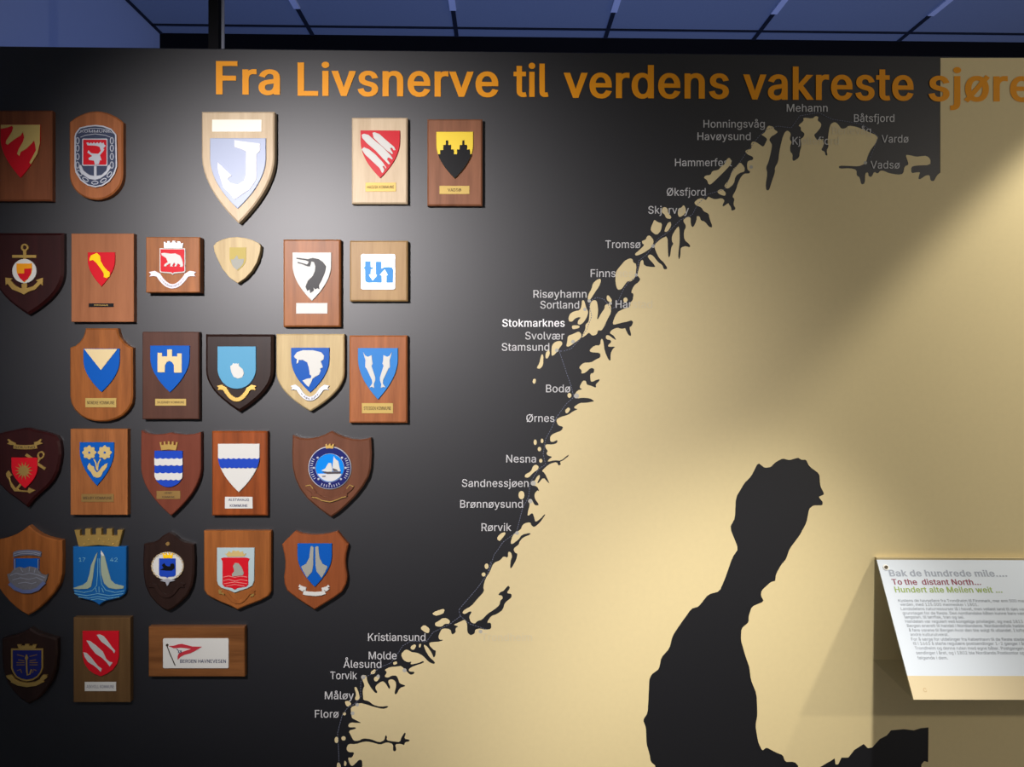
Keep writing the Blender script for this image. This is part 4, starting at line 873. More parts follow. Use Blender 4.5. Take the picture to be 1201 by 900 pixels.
# acrylic return from the lower edge back to the wall, and the mounting strip along the top
sh = P(1027, 775, 0)
V = [Vector((x, y, z)) for x in (BX0, BX1) for y, z in ((bb.y + .004, bb.z), (bb.y + .004, bb.z + .003), (-.0015, sh.z), (-.0015, sh.z + .003))]
link_mesh('bottom_shelf', V, [(0, 1, 3, 2), (4, 6, 7, 5), (0, 4, 5, 1), (2, 3, 7, 6), (0, 2, 6, 4), (1, 5, 7, 3)], ACR, bd)['label'] = 'clear acrylic shelf returning to the wall'
v, f = box_data(BX0, BX1, -.013, -.0015, bt.z - .002, bt.z + .0035)
link_mesh('mounting_strip', v, f, mat('cream_plastic', srgb(196, 180, 140), rough=.4), bd)
# screw with a pale washer
sc_ = px_plane(1039, 666, B0, BN)
su, sv = (sc_ - B0).x, (sc_ - B0).dot(U)


def bdisc(name, m, r, h0, h1, parent, label=None):
    V, n = [], 20
    for h in (h0, h1):
        V += [bpt(su + r * math.cos(2 * math.pi * i / n), sv + r * math.sin(2 * math.pi * i / n), h) for i in range(n)]
    V = [Vector(q) for q in V]
    Fc = [tuple(range(n)), tuple(range(n, 2 * n))] + [(i, (i + 1) % n, n + (i + 1) % n, n + i) for i in range(n)]
    o = link_mesh(name, V, Fc, m, parent)
    if label:
        o['label'] = label
    return o


wsh = bdisc('washer', mat('pale_plastic', srgb(240, 238, 230), rough=.4), .0075, 0, .0015, bd)
bdisc('screw', mat('dark_steel', srgb(70, 62, 50), rough=.4, metal=.6), .0042, .0015, .004, wsh, 'dark round screw head')


def btext(name, m, t, cx, cy, xr=None, cap=None, bold=0.0):
    """text line on the board; cx,cy and xr in the enlarged crop (origin 1010,640, scale 4.737)"""
    a = px_plane(1010 + cx / 4.737, 640 + cy / 4.737, B0, BN)
    u, v = (a - B0).x, (a - B0).dot(U)
    V, Fc = text_geom(t, bold)
    x0, x1 = min(q[0] for q in V), max(q[0] for q in V)
    if xr:
        e = px_plane(1010 + xr / 4.737, 640 + cy / 4.737, B0, BN)
        kx = ((e - B0).x - u) / (x1 - x0)
    else:
        kx = cap
    W = [bpt(u + (x - x0) * kx, v - y * cap, .0004) for x, y in V]
    F2 = []
    for q in Fc:
        n = (W[q[1]] - W[q[0]]).cross(W[q[2]] - W[q[0]])
        F2.append(q if n.dot(BN) > 0 else tuple(reversed(q)))
    return link_mesh(name, W, F2, m, bd)


btext('heading', mat('grey_ink', srgb(160, 168, 182), rough=.6), 'Bak de hundrede mile....', 160, 171, 812, .0165, 1.25)['label'] = 'light grey heading'
btext('heading', mat('maroon_ink', srgb(140, 72, 90), rough=.6), 'To the  distant North...', 175, 218, 667, .0145, 1.0)['label'] = 'maroon heading'
btext('heading', mat('green_ink', srgb(150, 172, 96), rough=.6), 'Hundert alte Meilen weit ...', 190, 261, 785, .0145, 1.0)['label'] = 'green heading'
TXT = mat('text_ink', srgb(132, 140, 152), rough=.6)
BODY = ['Kystens de havseilere fra Trondheim til Finnmark, mer enn 500 mann, i', 'verden, med 125.000 mennesker i 1801.', 'Landsdelens naturressurser lå i havet, men veiløst land til sjøs var', 'grunnlaget for de fleste. Den nordlandske båten kunne bare være fore',
        'langsten, til tørrfisk, tran og sei.', 'Handelen var regulert ved kongelige privilegier, og med 1813 hadde', 'Bergen enerett til handel i Nordlandene. Nordlandsfolk hadde', 'å føre varene til Bergen hvor den ble solgt til utlandet. I lofte',
        'andre kulturutvekst.', 'For å sørge for utdelinger fra København til de fleste steder ble', 'til i 1663 å starte regulære postsendinger 1-2 ganger i året. Bl', 'Trondheim og denne ruten med egne båter. Postgangen var', 'sendinger i året, og i 1802 ble Nordlands Postkontor opprettet', 'følgende i dem.']
for t, (x, y) in zip(BODY, ((208, 314), (218, 336), (222, 360), (232, 384), (243, 406), (247, 430), (257, 454), (267, 479), (275, 503), (280, 529), (290, 553), (300, 579), (307, 605), (315, 633))):
    btext('text_line', TXT, t, x, y, None, .0072, .1)
btext('page_mark', mat('band_ink', srgb(190, 160, 120), rough=.6), 'C', 348, 815, None, .009, 0)

# ------------------------------------------------------------------ the shields on the wall
GRP = 'heraldic plaques on the black wall'
T = .019                                  # board thickness
Z1, Z2, Z3 = T + .004, T + .0055, T + .0068


def plaque(board, m, label, outline_px, t=T, ch=.0035, cat='plaque'):
    xs_, ys_ = [q[0] for q in outline_px], [q[1] for q in outline_px]
    r = empty('wall_plaque', P((min(xs_) + max(xs_)) / 2, (min(ys_) + max(ys_)) / 2))
    tag(r, label, cat, GRP)
    # the outline is the front face as seen; the chamfer lies outside it
    xz = outline_px
    if ch:
        k = ch * F / (D - t)
        c = ccw(outline_px)
        out = inset(c, -k)
        solid(board, m, [out], 0.0005, t, r, ch=ch)
    else:
        solid(board, m, [outline_px], 0.0005, t, r)
    return r


def nameplate(r, m, x0, y0, x1, y1, txt=None, ink=None, d=T, lines=None):
    pl = solid('nameplate', m, [rect(x0, y0, x1, y1)], d - .0005, d + .0015, r, ch=.0003)
    ls = lines or ([txt] if txt else [])
    for i, t in enumerate(ls):
        h = (y1 - y0) / len(ls)
        cap = h * (.34 if len(ls) == 1 else .42)
        V, _ = text_geom(t, .2)
        wdt = min((max(v[0] for v in V) - min(v[0] for v in V)) * cap, (x1 - x0) * .88)
        cx = (x0 + x1) / 2
        text_px('lettering', ink or INK, t, cx - wdt / 2, cx + wdt / 2, y0 + h * i + h * .5 + cap / 2, cap, d + .0019, pl, bold=.6 if lines else .3)
    return pl


# --- top row
# flames
r = plaque('board', W_DIM, 'brown plaque with gold flames over red, cut off by the left edge', rect(-11.6, 131, 59, 234))
K = (0, 120, 6.925)
h = Heater(.4, 47, 146, 208.5, ys=164, p=1.75)
s_ = solid('shield', RED, [h.poly()], T - .001, Z1, r, ch=.0008)
solid('flames', mat('flat_gold', srgb(212, 186, 112), rough=.4, metal=.35), [cr(*K, '5,182 323,182 321,330 300,420 250,503 237,490 290,390 285,345 275,310 255,335 215,375 165,405 155,435 137,420 150,380 185,320 195,285 185,240 165,270 110,305 60,345 45,335 50,310 95,240 105,205 95,190 60,205 5,215')], Z1 - .001, Z2, r, ch=.0006)

# moose with anchor and chain
K = (85, 130, 8.567)
top = [(82.6 + 59.6 * i / 10, 143.8 - 12 * math.sin(math.pi * i / 10) ** .8) for i in range(11)]
bot = [(112.4 + 29.8 * math.cos(a), 204 + 28.5 * math.sin(a)) for a in (math.pi * i / 16 for i in range(17))]
r = plaque('board', W_ORANGE, 'orange-brown rounded plaque with pewter anchor, chain and a white elk head on red', top + bot)
pl = solid('emblem_plate', PEWTER, [cr(*K, '20,260 30,225 70,170 150,150 230,142 310,150 390,180 440,240 448,560 420,640 370,710 300,755 230,770 150,750 80,700 30,620 20,560')], T - .001, Z1, r, ch=.0008)
ol = ccw(cr(*K, '20,260 30,225 70,170 150,150 230,142 310,150 390,180 440,240 448,560 420,640 370,710 300,755 230,770 150,750 80,700 30,620 20,560'))
solid('rim', SILVER, [[ol, inset(ol, 1.5)]], Z1 - .001, Z2, r)
lk = [(50, y, 0) for y in (300, 375, 460, 545)] + [(395, y, 0) for y in (300, 375, 460, 545)] + [(70, 625, .7), (130, 690, 1.0), (225, 722, 1.57), (310, 700, 2.1), (370, 640, 2.5)]
solid('chain', SILVER, [ring(85 + x / 8.567, 130 + y / 8.567, 2.3, 4.2, .9, 12, -a) for x, y, a in lk], Z1 - .001, Z2, r)
solid('banner', SILVER, [stroke(cr(*K, '62,225 110,190 180,178 230,175 280,178 350,190 400,225'), .5), stroke(cr(*K, '80,265 130,245 230,232 330,245 380,265'), .6)], Z1 - .001, Z2, r)
text_px('lettering', SILVER, 'KOMMUNE', 94.5, 129.5, 155.5, 3, Z2, pl, bold=.4)
solid('anchor', SILVER, [cr(*K, '60,540 85,545 110,600 170,645 225,655 290,645 340,600 350,555 385,530 380,580 340,640 280,680 225,695 165,685 100,640 70,590'), cr(*K, '215,555 242,555 242,665 215,665')], Z1 - .001, Z2, r, ch=.0004)
sh_o = rrect(96.3, 162.6, 126, 194.5, 1.5)
solid('small_shield', SILVER, [sh_o], Z1 - .001, Z2, r)
ss = solid('shield_field', RED, [rrect(97.6, 163.9, 124.7, 193.2, 1)], Z2 - .0005, Z3, r)
solid('elk_head', SILVER, [cr(*K, '160,475 200,455 150,420 160,395 185,425 230,430 262,432 285,402 272,362 240,350 150,348 140,320 160,318 168,332 185,318 200,330 215,315 230,330 250,315 262,330 285,312 295,330 312,318 318,340 335,350 305,380 322,385 305,410 275,445 292,500 275,495 265,535 225,540 215,500 165,495')], Z3 - .0005, Z3 + .0012, r)

# big pale kite shield
K = (220, 120, 6)
h = Heater(238, 320, 132.5, 259.5, ys=184, p=1.85, tx=279.5)
r = plaque('board', W_PALE, 'largest plaque, pale kite-shaped shield with a big silver emblem', h.poly(), t=.024)
t_ = .024
nameplate(r, mat('ivory_plate', srgb(250, 246, 228), rough=.35), 248.7, 140.3, 306.7, 154.5, d=t_)
h2 = Heater(246.2, 311.7, 162, 244.8, ys=186, p=1.9, tx=278.5)
solid('shield', mat('blue_grey_silver', srgb(150, 162, 190), rough=.45, spec=.7), [h2.poly()], t_ - .001, t_ + .004, r, ch=.001)
solid('fish_hook', mat('bright_silver', srgb(235, 236, 240), rough=.5), [cr(*K, '328,265 510,290 510,340 485,365 485,540 440,610 330,685 250,600 212,480 210,420 310,515 280,540 300,565 350,578 395,550 410,500 410,345 390,335 328,315')], t_ + .003, t_ + .006, r, ch=.001)

# three white needles on red
K = (400, 125, 6.672)
r = plaque('board', W_PALE, 'pale plaque with three white needles on a red shield in the top row', rect(414.2, 139.4, 476.1, 237.4))
h = Heater(422.8, 469, 153, 208.8, ys=166, p=1.9)
solid('shield', RED, [h.poly()], T - .001, Z1, r, ch=.0008)
for t in ('245,205 262,200 300,215 345,255 415,315 428,340 412,342 400,322 385,325 390,340 408,365 400,372 360,345 300,290 255,245',
          '160,220 180,212 215,222 260,262 330,320 385,378 405,405 400,415 378,400 365,400 362,415 385,445 375,455 340,420 270,345 200,285 165,245',
          '160,335 180,318 220,335 270,375 330,440 355,478 350,488 335,462 325,468 340,495 335,508 322,522 300,480 240,425 185,372'):
    o = solid('needle', WHITE, [cr(*K, t)], Z1 - .001, Z2, r, ch=.0005)
nameplate(r, BRASS, 428.5, 214.2, 464.4, 224.7, 'HASVIK KOMMUNE')

# black battlements on gold
K = (400, 125, 6.672)
r = plaque('board', W_ROSE, 'reddish plaque with black stepped towers under bright yellow, right end of the top row', rect(502.8, 141.3, 564, 239.7))
h = Heater(511.7, 555, 154.5, 209.2, ys=170, p=1.9)
solid('shield', mat('bright_gold', srgb(236, 206, 70), rough=.35, metal=.2), [h.poly()], T - .001, Z1, r, ch=.0008)
low = h.poly(y0=180.8)
n_ = len(low)
steps = cr(*K, '775,372 775,340 800,340 800,300 820,300 820,265 838,265 838,300 860,300 860,335 882,335 882,372 908,372 908,335 928,335 928,300 948,300 948,265 965,265 965,300 985,300 985,335 1008,335 1010,372')
steps = [(min(max(x, h.edge(y)[0] + .2), h.edge(y)[1] - .2), y) for x, y in steps]
solid('towers', BLACK, [steps + low[::-1]], Z1 - .001, Z2, r, ch=.0004)
nameplate(r, BRASS, 515.4, 218, 550.6, 227.7, 'VADSØ')

# --- second row
K = (0, 265, 7.5)
h = Heater(-5.5, 71, 276, 366, ys=318, p=2.1)
r = plaque('board', W_WINE, 'dark shield plaque with a gold anchor around a white disc', h.poly(), ch=.006)
solid('anchor', GOLD, [ring(215 / 7.5, 265 + 190 / 7.5, 4.4, 4.4, 2.1), rect(14, 299, 42, 302.6), rect(27, 293, 30.2, 340),
                       cr(*K, '45,455 110,462 92,480 130,520 170,545 190,548 187,510 235,510 232,548 290,530 330,490 312,478 375,455 372,525 355,512 310,560 250,580 210,605 170,585 105,560 65,510 48,525')], T - .001, Z1, r, ch=.0006)
solid('disc', WHITE, [ell(28.3, 318, 14.2, n=28)], Z1 - .002, Z2, r, ch=.0006)
h = Heater(19.3, 37.4, 309.2, 331.2, ys=316, p=2)
solid('small_shield', AMBER, [h.poly()], Z2 - .0005, Z3, r)
solid('red_quarter', RED, [cr(*K, '213,378 276,375 270,420 240,470 208,490 172,458 155,420 213,418')], Z3 - .0005, Z3 + .0008, r)

K = (0, 265, 7.5)
r = plaque('board', W_TAN, 'tan plaque with a yellow bone shape slanting across a red shield', rect(84, 274.5, 156.4, 377.2), ch=.001)
h = Heater(102.7, 134.7, 296, 336, ys=306, p=1.8)
solid('shield', RED, [h.poly()], T - .001, Z1, r, ch=.0008)
solid('bone', YELLOW, [cr(*K, '787,285 800,260 850,238 880,265 885,310 910,355 945,395 965,405 962,445 940,460 912,450 912,420 880,370 845,325 815,300 787,308')], Z1 - .001, Z2, r, ch=.0004)
nameplate(r, BLACK, 104, 356, 133, 360.2, 'BODØ KOMMUNE', GOLD)

K = (160, 265, 7.506)
r = plaque('board', W_TEAK, 'nearly square teak plaque with a white polar bear on red', rect(172, 279, 233.3, 342.3), t=.028, ch=.002)
t_ = .028
solid('shield', WHITE, [cr(*K, '203,197 430,197 430,400 420,412 330,420 318,432 305,420 215,412 203,400')], t_ - .001, t_ + .004, r, ch=.0006)
solid('shield_field', RED, [cr(*K, '212,206 421,206 421,396 412,403 330,408 318,418 305,408 220,403 212,394')], t_ + .003, t_ + .005, r)
solid('polar_bear', WHITE, [cr(*K, '218,240 245,237 300,245 340,242 385,262 402,300 412,345 405,362 380,360 385,345 365,330 350,357 330,358 343,338 332,325 318,345 322,358 295,358 300,330 265,345 262,358 240,355 250,335 275,320 262,285 240,270 222,258')], t_ + .004, t_ + .0065, r, ch=.0005)
solid('crown', SILVER, [cr(*K, '242,195 240,140 252,138 258,150 270,148 272,135 292,132 296,148 312,146 316,132 340,130 345,148 358,150 362,134 385,138 388,152 395,155 412,148 406,195')], t_ - .001, t_ + .004, r, ch=.0005)
LIL = mat('lilac_white_enamel', srgb(226, 218, 224), rough=.4)
sc = solid('scroll', LIL, scroll(174.2, 230, 320, 338.6, 5.2), t_ - .001, t_ + .003, r, ch=.0005)
text_px('lettering', MINK, 'HAMMERFEST', 188, 216, 336.8, 2.4, t_ + .0034, sc, bold=.4, bend=scroll_line(174.2, 230, 320, 338.6, 5.2, 1.2))

# small blond rounded shield
lf = [(250.8, 288.6), (254, 284.6), (262, 281), (270, 279), (278, 278.6), (287, 279.5), (296, 282), (303, 285.5), (305.2, 288.3)]
rt = [(304.3, 296), (301, 307), (295, 317.5), (287, 326), (278.6, 331.8), (269, 325), (261, 315), (255, 303), (251.8, 295)]
r = plaque('board', W_ASH, 'smallest plaque, blond rounded shield with a faded khaki crest', lf + rt, ch=.001)
h = Heater(269.2, 288.6, 290.3, 317.6, ys=303, p=2)
solid('crest', KHAKI, [h.poly()], T - .0005, T + .0012, r)
solid('eagle', GREYE, [cr(160, 265, 7.506, '830,290 850,300 865,285 885,258 900,295 930,290 948,290 940,330 915,365 885,388 855,365 838,335')], T + .001, T + .0018, r)

K = (320, 270, 7.065)
r = plaque('board', W_TEAK, 'teak plaque with a black cormorant head on a white shield', rect(333.8, 282.6, 397.5, 381.8))
h = Heater(343, 388.4, 296.2, 353, ys=311, p=1.9)
solid('shield', WHITE, [h.poly()], T - .001, Z1, r, ch=.0008)
solid('bird_head', BLACK, [cr(*K, '195,228 290,240 330,230 380,240 415,265 440,300 430,350 405,410 380,455 385,490 368,480 350,490 335,475 338,500 310,522 305,490 285,505 270,470 290,420 330,380 348,340 352,300 340,265 318,258 308,300 285,300 250,285 205,272 205,262 285,285 298,262 270,250 195,238')], Z1 - .001, Z2, r)
nameplate(r, WHITE, 347.3, 355.6, 384, 368)

K = (410, 284, 12.857)
r = plaque('board', W_OAK, 'square light oak plaque with a blue letter logo on a silver tile', rect(411.8, 284, 476.4, 351.8), ch=.0035)
pl = solid('tile', mat('pale_silver', srgb(196, 200, 206), rough=.35, metal=.3), [rrect(423.2, 298, 463.6, 339.8, 2.5)], T - .0005, T + .003, r, ch=.0006)
solid('logo', mat('light_blue_enamel', srgb(40, 132, 200), rough=.4), [cr(*K, '232,290 318,290 318,375 355,385 355,408 322,408 318,470 330,485 285,490 350,580 415,500 395,490 395,295 480,295 480,400 530,378 600,376 640,385 655,415 652,612 555,612 555,500 575,500 530,410 455,495 485,505 485,612 270,612 240,595 232,575 232,405 210,405 210,385 232,370')], T + .002, T + .0038, r)
text_px('lettering', MINK, 'TELE TJENESTEN', 430.5, 461.5, 303.2, 3.4, T + .0036, pl, bold=.1)
text_px('lettering', MINK, 'NORDNORGE', 432.5, 455, 336.8, 2.6, T + .0036, pl, bold=.1)

# --- third row
K = (75, 380, 7.065)
ol = cr(*K, '185,48 433,48 440,85 458,125 490,165 525,193 555,206 557,600 548,655 520,705 475,750 420,780 360,795 307,798 255,795 195,780 140,750 95,705 68,655 58,600 58,206 100,190 135,160 162,120 178,85')
r = plaque('board', W_GOLDEN, 'orange-brown plaque with cut shoulders and a cream triangle on a blue shield', ol)
h = Heater(97.6, 140.2, 409, 460, ys=423, p=1.9)
solid('shield', BLUE, [h.poly()], T - .001, Z1, r, ch=.0008)
solid('triangle', CREAM, [[(98.6, 409.5), (137.6, 409.5), (118.3, 434.2)]], Z1 - .001, Z2, r)
nameplate(r, BRASS, 100, 467, 136.3, 478, 'NORDRE KOMMUNE')

r = plaque('board', W_BROWN, 'dull brown plaque with a cream castle on a blue shield', rect(167.8, 390.3, 232.4, 491), ch=.002)
h = Heater(176, 222.2, 405.5, 460.4, ys=420, p=1.9)
solid('shield', BLUE, [h.poly()], T - .001, Z1, r, ch=.0008)
solid('castle', CREAM, [cr(*K, '775,240 812,240 812,270 855,270 855,212 895,212 895,270 938,270 938,245 975,245 975,405 912,405 910,340 895,318 873,308 850,318 837,342 835,402 775,402')], Z1 - .001, Z2, r, ch=.0003)
nameplate(r, BRASS, 182, 468, 218.2, 476, 'SKJERVØY KOMMUNE')

K = (235, 380, 7.065)
h = Heater(243.5, 317.5, 395, 480, ys=434, p=2.0)
r = plaque('board', W_DARK, 'black-brown shield plaque with a white pouch on a sky blue shield', h.poly(), ch=.006)
h = Heater(255, 300, 406.5, 456.4, ys=432, p=2.0, q=.5)
solid('shield', SKY, [h.poly()], T - .001, Z1, r, ch=.0008)
solid('pouch', WHITE, [cr(*K, '245,350 262,342 270,325 285,332 295,327 308,332 318,325 320,350 350,375 362,410 345,445 310,455 275,440 255,400')], Z1 - .001, Z2, r, ch=.0006)
sc = solid('scroll', GOLD, scroll(254, 301, 453.5, 471.5, 5), T - .001, T + .004, r, ch=.0006)

h = Heater(325.3, 402.2, 393.3, 481, ys=436, p=2.0)
r = plaque('board', W_ASH, 'blond wood shield plaque with a white bearded head on a blue shield', h.poly(), ch=.003)
h = Heater(341.3, 386.2, 408, 460.6, ys=421, p=2.0)
solid('shield', BLUE, [h.poly()], T - .001, Z1, r, ch=.0008)
solid('head', WHITE, [cr(*K, '775,268 800,235 850,218 930,218 1000,235 1025,265 1020,295 998,310 1015,360 990,375 998,385 985,420 950,440 930,455 915,490 898,525 870,500 845,470 880,455 915,450 920,430 905,420 903,390 895,350 885,320 850,300 815,300 810,325 795,330 800,292 785,285')], Z1 - .001, Z2, r, ch=.0004)
sc = solid('scroll', SILVER, scroll(340.3, 386.5, 453.5, 470.5, 5), T - .001, T + .004, r, ch=.0006)
text_px('lettering', INK, 'KARLSØY', 353, 374, 468.3, 2.4, T + .0044, sc, bold=.4, bend=scroll_line(340.3, 386.5, 453.5, 470.5, 5, 1.2))

K = (400, 380, 7.5)
r = plaque('board', W_ORANGE, 'orange-brown plaque with two white fish on a blue shield', rect(411.2, 395.2, 475.8, 494.6))
h = Heater(419.8, 466.6, 408.4, 468.8, ys=422, p=1.85)
solid('shield', mat('soft_blue_enamel', srgb(48, 124, 196), rough=.4), [h.poly()], T - .001, Z1, r, ch=.0008)
fl = '195,250 212,278 235,290 270,275 272,320 278,350 268,370 300,470 300,500 288,530 292,565 270,555 250,560 275,525 270,490 225,395 212,380 215,320 205,290'
fl = cr(*K, fl)
solid('fish', WHITE, [fl], Z1 - .001, Z2, r, ch=.0004)
solid('fish', WHITE, [[(2 * 442.8 - x, y) for x, y in fl]], Z1 - .001, Z2, r, ch=.0004)
nameplate(r, BRASS, 424.4, 473, 461, 485, 'STEIGEN KOMMUNE')

# --- fourth row
K = (0, 500, 9)
ol = cr(*K, '255,40 300,42 360,62 430,75 520,98 575,120 600,160 612,220 618,300 605,390 585,470 540,560 480,630 400,700 330,765 280,830 240,800 170,745 90,690 10,610 -40,540 -75,440 -95,330 -95,240 -80,150 -40,110 40,85 150,62')
r = plaque('board', W_WINE, 'dark wine-red oval shield plaque with a gold anchor behind a red shield', ol, ch=.005)
solid('anchor', GOLD, [ring(428 / 9, 500 + 308 / 9, 4.2, 4.9, 2.0, 16, .4), stroke(cr(*K, '268,300 320,335 400,405 475,455'), 3.2), stroke(cr(*K, '420,340 300,520 160,680'), 3),
                       cr(*K, '65,530 60,500 85,470 125,520 100,540 112,590 158,655 220,678 290,682 300,650 372,680 310,712 290,698 150,690 112,640 92,570')], T - .001, T + .003, r, ch=.0008)
h = Heater(13.2, 43.5, 537, 573, ys=549, p=1.9, tx=29.3)
solid('shield', RED, [h.poly()], T + .001, T + .0055, r, ch=.0006)
sun = []
for i in range(28):
    a = 2 * math.pi * i / 28
    rr = 11 if i % 2 == 0 else 5
    sun.append((250 / 9 + rr * math.cos(a), 500 + 472 / 9 + rr * math.sin(a)))
solid('sun', GOLD, [sun], T + .005, T + .007, r, ch=.0003)
sc = solid('scroll', GOLD, [stroke(cr(*K, '140,215 200,222 262,224 325,222 385,215'), 5.2), cr(*K, '75,145 85,135 120,160 165,180 160,205 140,200 110,200 70,185 95,170'), cr(*K, '440,145 425,135 395,160 355,170 362,205 385,205 415,195 450,185 425,170')], T - .001, T + .003, r, ch=.0006)
text_px('lettering', INK, 'SOLUND', 17, 41, 526.2, 2.8, T + .0034, sc, bold=.3)

K = (0, 495, 7.5)
r = plaque('board', W_TEAK, 'reddish teak plaque with two golden flowers on a blue shield', rect(83, 503.8, 149, 603.8), ch=.001)
h = Heater(93.3, 133.6, 519, 570, ys=530, p=1.85)
solid('shield', BLUE, [h.poly()], T - .001, Z1, r, ch=.0008)
FLG = mat('sand_gold', srgb(206, 180, 118), rough=.4, metal=.2)
for cx in (784, 920):
    fl = [(cx / 7.5 + 7.6 * (1 + .12 * math.cos(8 * a)) * math.cos(a), 531 + 7.6 * (1 + .12 * math.cos(8 * a)) * math.sin(a)) for a in (2 * math.pi * i / 40 for i in range(40))]
    o = solid('flower', FLG, [fl], Z1 - .001, Z2, r, ch=.0004)
    solid('flower_eye', BLUE, [ell(cx / 7.5, 531, 1.3)], Z2 - .0005, Z2 + .0006, o)
solid('stems', FLG, [stroke(cr(*K, '825,328 843,365 850,420'), 1.6), stroke(cr(*K, '882,328 862,370 855,430'), 1.6), cr(*K, '785,360 800,385 825,395 835,430 850,445 870,430 895,395 920,375 945,362 940,395 925,420 905,440 895,465 880,488 850,492 820,480 800,445 770,410 768,390')], Z1 - .001, Z2, r, ch=.0004)
nameplate(r, DULL, 95.3, 579.7, 133.3, 589, 'MELØY KOMMUNE')

K = (155, 495, 7.065)
h = Heater(166, 234.6, 510, 604, ys=548, p=1.9)
body = h.poly()
nL = [q for q in body[1:-1]]
top = cr(*K, '80,82 100,95 140,108 190,113 245,110 285,104 315,96 345,104 385,110 440,114 495,110 535,102 562,92')
r = plaque('board', W_RED, 'red-brown scalloped shield plaque with blue and white waves under a gold crown', top[::-1] + nL, ch=.002)
h = Heater(181, 214, 529, 571.6, ys=556, p=2, q=.5)
solid('shield', DBLUE, [h.poly()], T - .001, Z1, r, ch=.0006)
solid('wave_band', WHITE, [h.band(538, 546, 1.1, 5)], Z1 - .001, Z2, r)
solid('wave_band', WHITE, [h.band(555, 563, 1.1, 5)], Z1 - .001, Z2, r)
solid('crown', GOLD, [crown(187, 208.5, 519, 528.6, 5)], T - .001, Z1, r, ch=.0004)
nameplate(r, DULL, 183.5, 576, 211.5, 585.6, lines=['HERØY', 'KOMMUNE'])

r = plaque('board', W_CHERRY, 'glossy cherry plaque with one wavy blue band across a white shield', rect(250, 507.6, 311.6, 603.6))
h = Heater(255.5, 304.3, 520.8, 577.6, ys=536, p=1.8)
solid('shield', WHITE, [h.poly()], T - .001, Z1, r, ch=.0008)
solid('wave_band', DBLUE, [h.band(538, 549, 1.2, 8)], Z1 - .001, Z2, r)
nameplate(r, WHITE, 263.7, 583, 296.2, 596.7, ink=BLUEINK, lines=['ALSTAHAUG', 'KOMMUNE'])

K = (335, 500, 8.18)
ol = cr(*K, '80,108 130,128 190,135 250,132 320,118 380,95 440,64 500,95 560,120 640,140 710,145 760,140 802,130 808,260 800,400 780,480 730,570 650,670 560,760 490,820 435,856 380,820 300,760 220,690 150,600 105,500 80,400 75,260')
r = plaque('board', W_NUT, 'glossy walnut pointed shield plaque with a round sailing ship medallion', ol, ch=.004)
ccx, ccy = 386.7, 549
solid('medallion', SILVER, [ell(ccx, ccy, 25.4, n=40)], T - .001, Z1, r, ch=.001)
nv = solid('medallion_ring', NAVY, [[ell(ccx, ccy, 24.3, n=40), ell(ccx, ccy, 17, n=40)]], Z1 - .001, Z2, r)
solid('medallion_field', mat('bright_blue_enamel', srgb(0, 128, 220), rough=.35), [ell(ccx, ccy, 16.5, n=36)], Z1 - .001, Z2, r)
solid('sea', mat('grey_white_enamel', srgb(205, 205, 205), rough=.4), [[(ccx + 15.8 * math.cos(a), ccy + 15.8 * math.sin(a)) for a in (math.radians(26 + 128 * i / 16) for i in range(17))]], Z2 - .0005, Z3, r)
K = (360, 520, 11.25)
solid('sails', WHITE, [cr(*K, '190,362 240,335 285,260 320,262 335,330 330,378 270,378'), cr(*K, '342,270 352,175 380,215 412,235 432,330 445,372 340,372')], Z2 - .0005, Z3, r)
solid('hull', mat('dark_grey_enamel', srgb(80, 74, 78), rough=.5), [cr(*K, '195,378 445,376 435,402 270,408'), cr(*K, '340,330 395,350 412,368 345,368'), cr(*K, '195,432 250,430 240,445 205,446')], Z3 - .0005, Z3 + .0006, r)
solid('studs', SILVER, [ell(ccx + 18.6 * math.cos(math.radians(a)), ccy + 18.6 * math.sin(math.radians(a)), 1.3, n=8) for a in (-140, -40, 180, 0, 135, 45, 90)], Z2 - .0005, Z3, r)
solid('letter_marks', SILVER, [stroke([(ccx + q * math.cos(math.radians(a)), ccy + q * math.sin(math.radians(a))) for q in (20, 23)], .8) for a in list(range(-215, -150, 7)) + list(range(-30, 36, 7)) + list(range(60, 121, 8))], Z2 - .0005, Z2 + .0006, r)
solid('crown', GOLD, [crown(381.5, 391.5, 521.5, 526.5, 3)], T, Z2 + .001, r)
solid('scroll', W_NUT, [stroke(cr(335, 500, 8.18, '245,655 300,665 350,700 430,712 490,690 540,665 590,655'), 5), cr(335, 500, 8.18, '190,570 240,560 270,600 300,640 260,650 200,610'), cr(335, 500, 8.18, '655,575 610,560 580,600 555,640 590,650 640,610')], T - .001, T + .004, r, ch=.0012, label='carved scroll in the same glossy walnut')
solid('scroll_highlight', GOLD, [stroke(cr(335, 500, 8.18, '192,575 235,565 262,600'), .8), stroke(cr(335, 500, 8.18, '652,580 612,565 585,600'), .8), stroke(cr(335, 500, 8.18, '252,682 300,690 350,715 425,728 490,708 540,685 580,678'), .9)], T, T + .0052, r)  # gold strokes paint the highlights on the glossy carved scroll

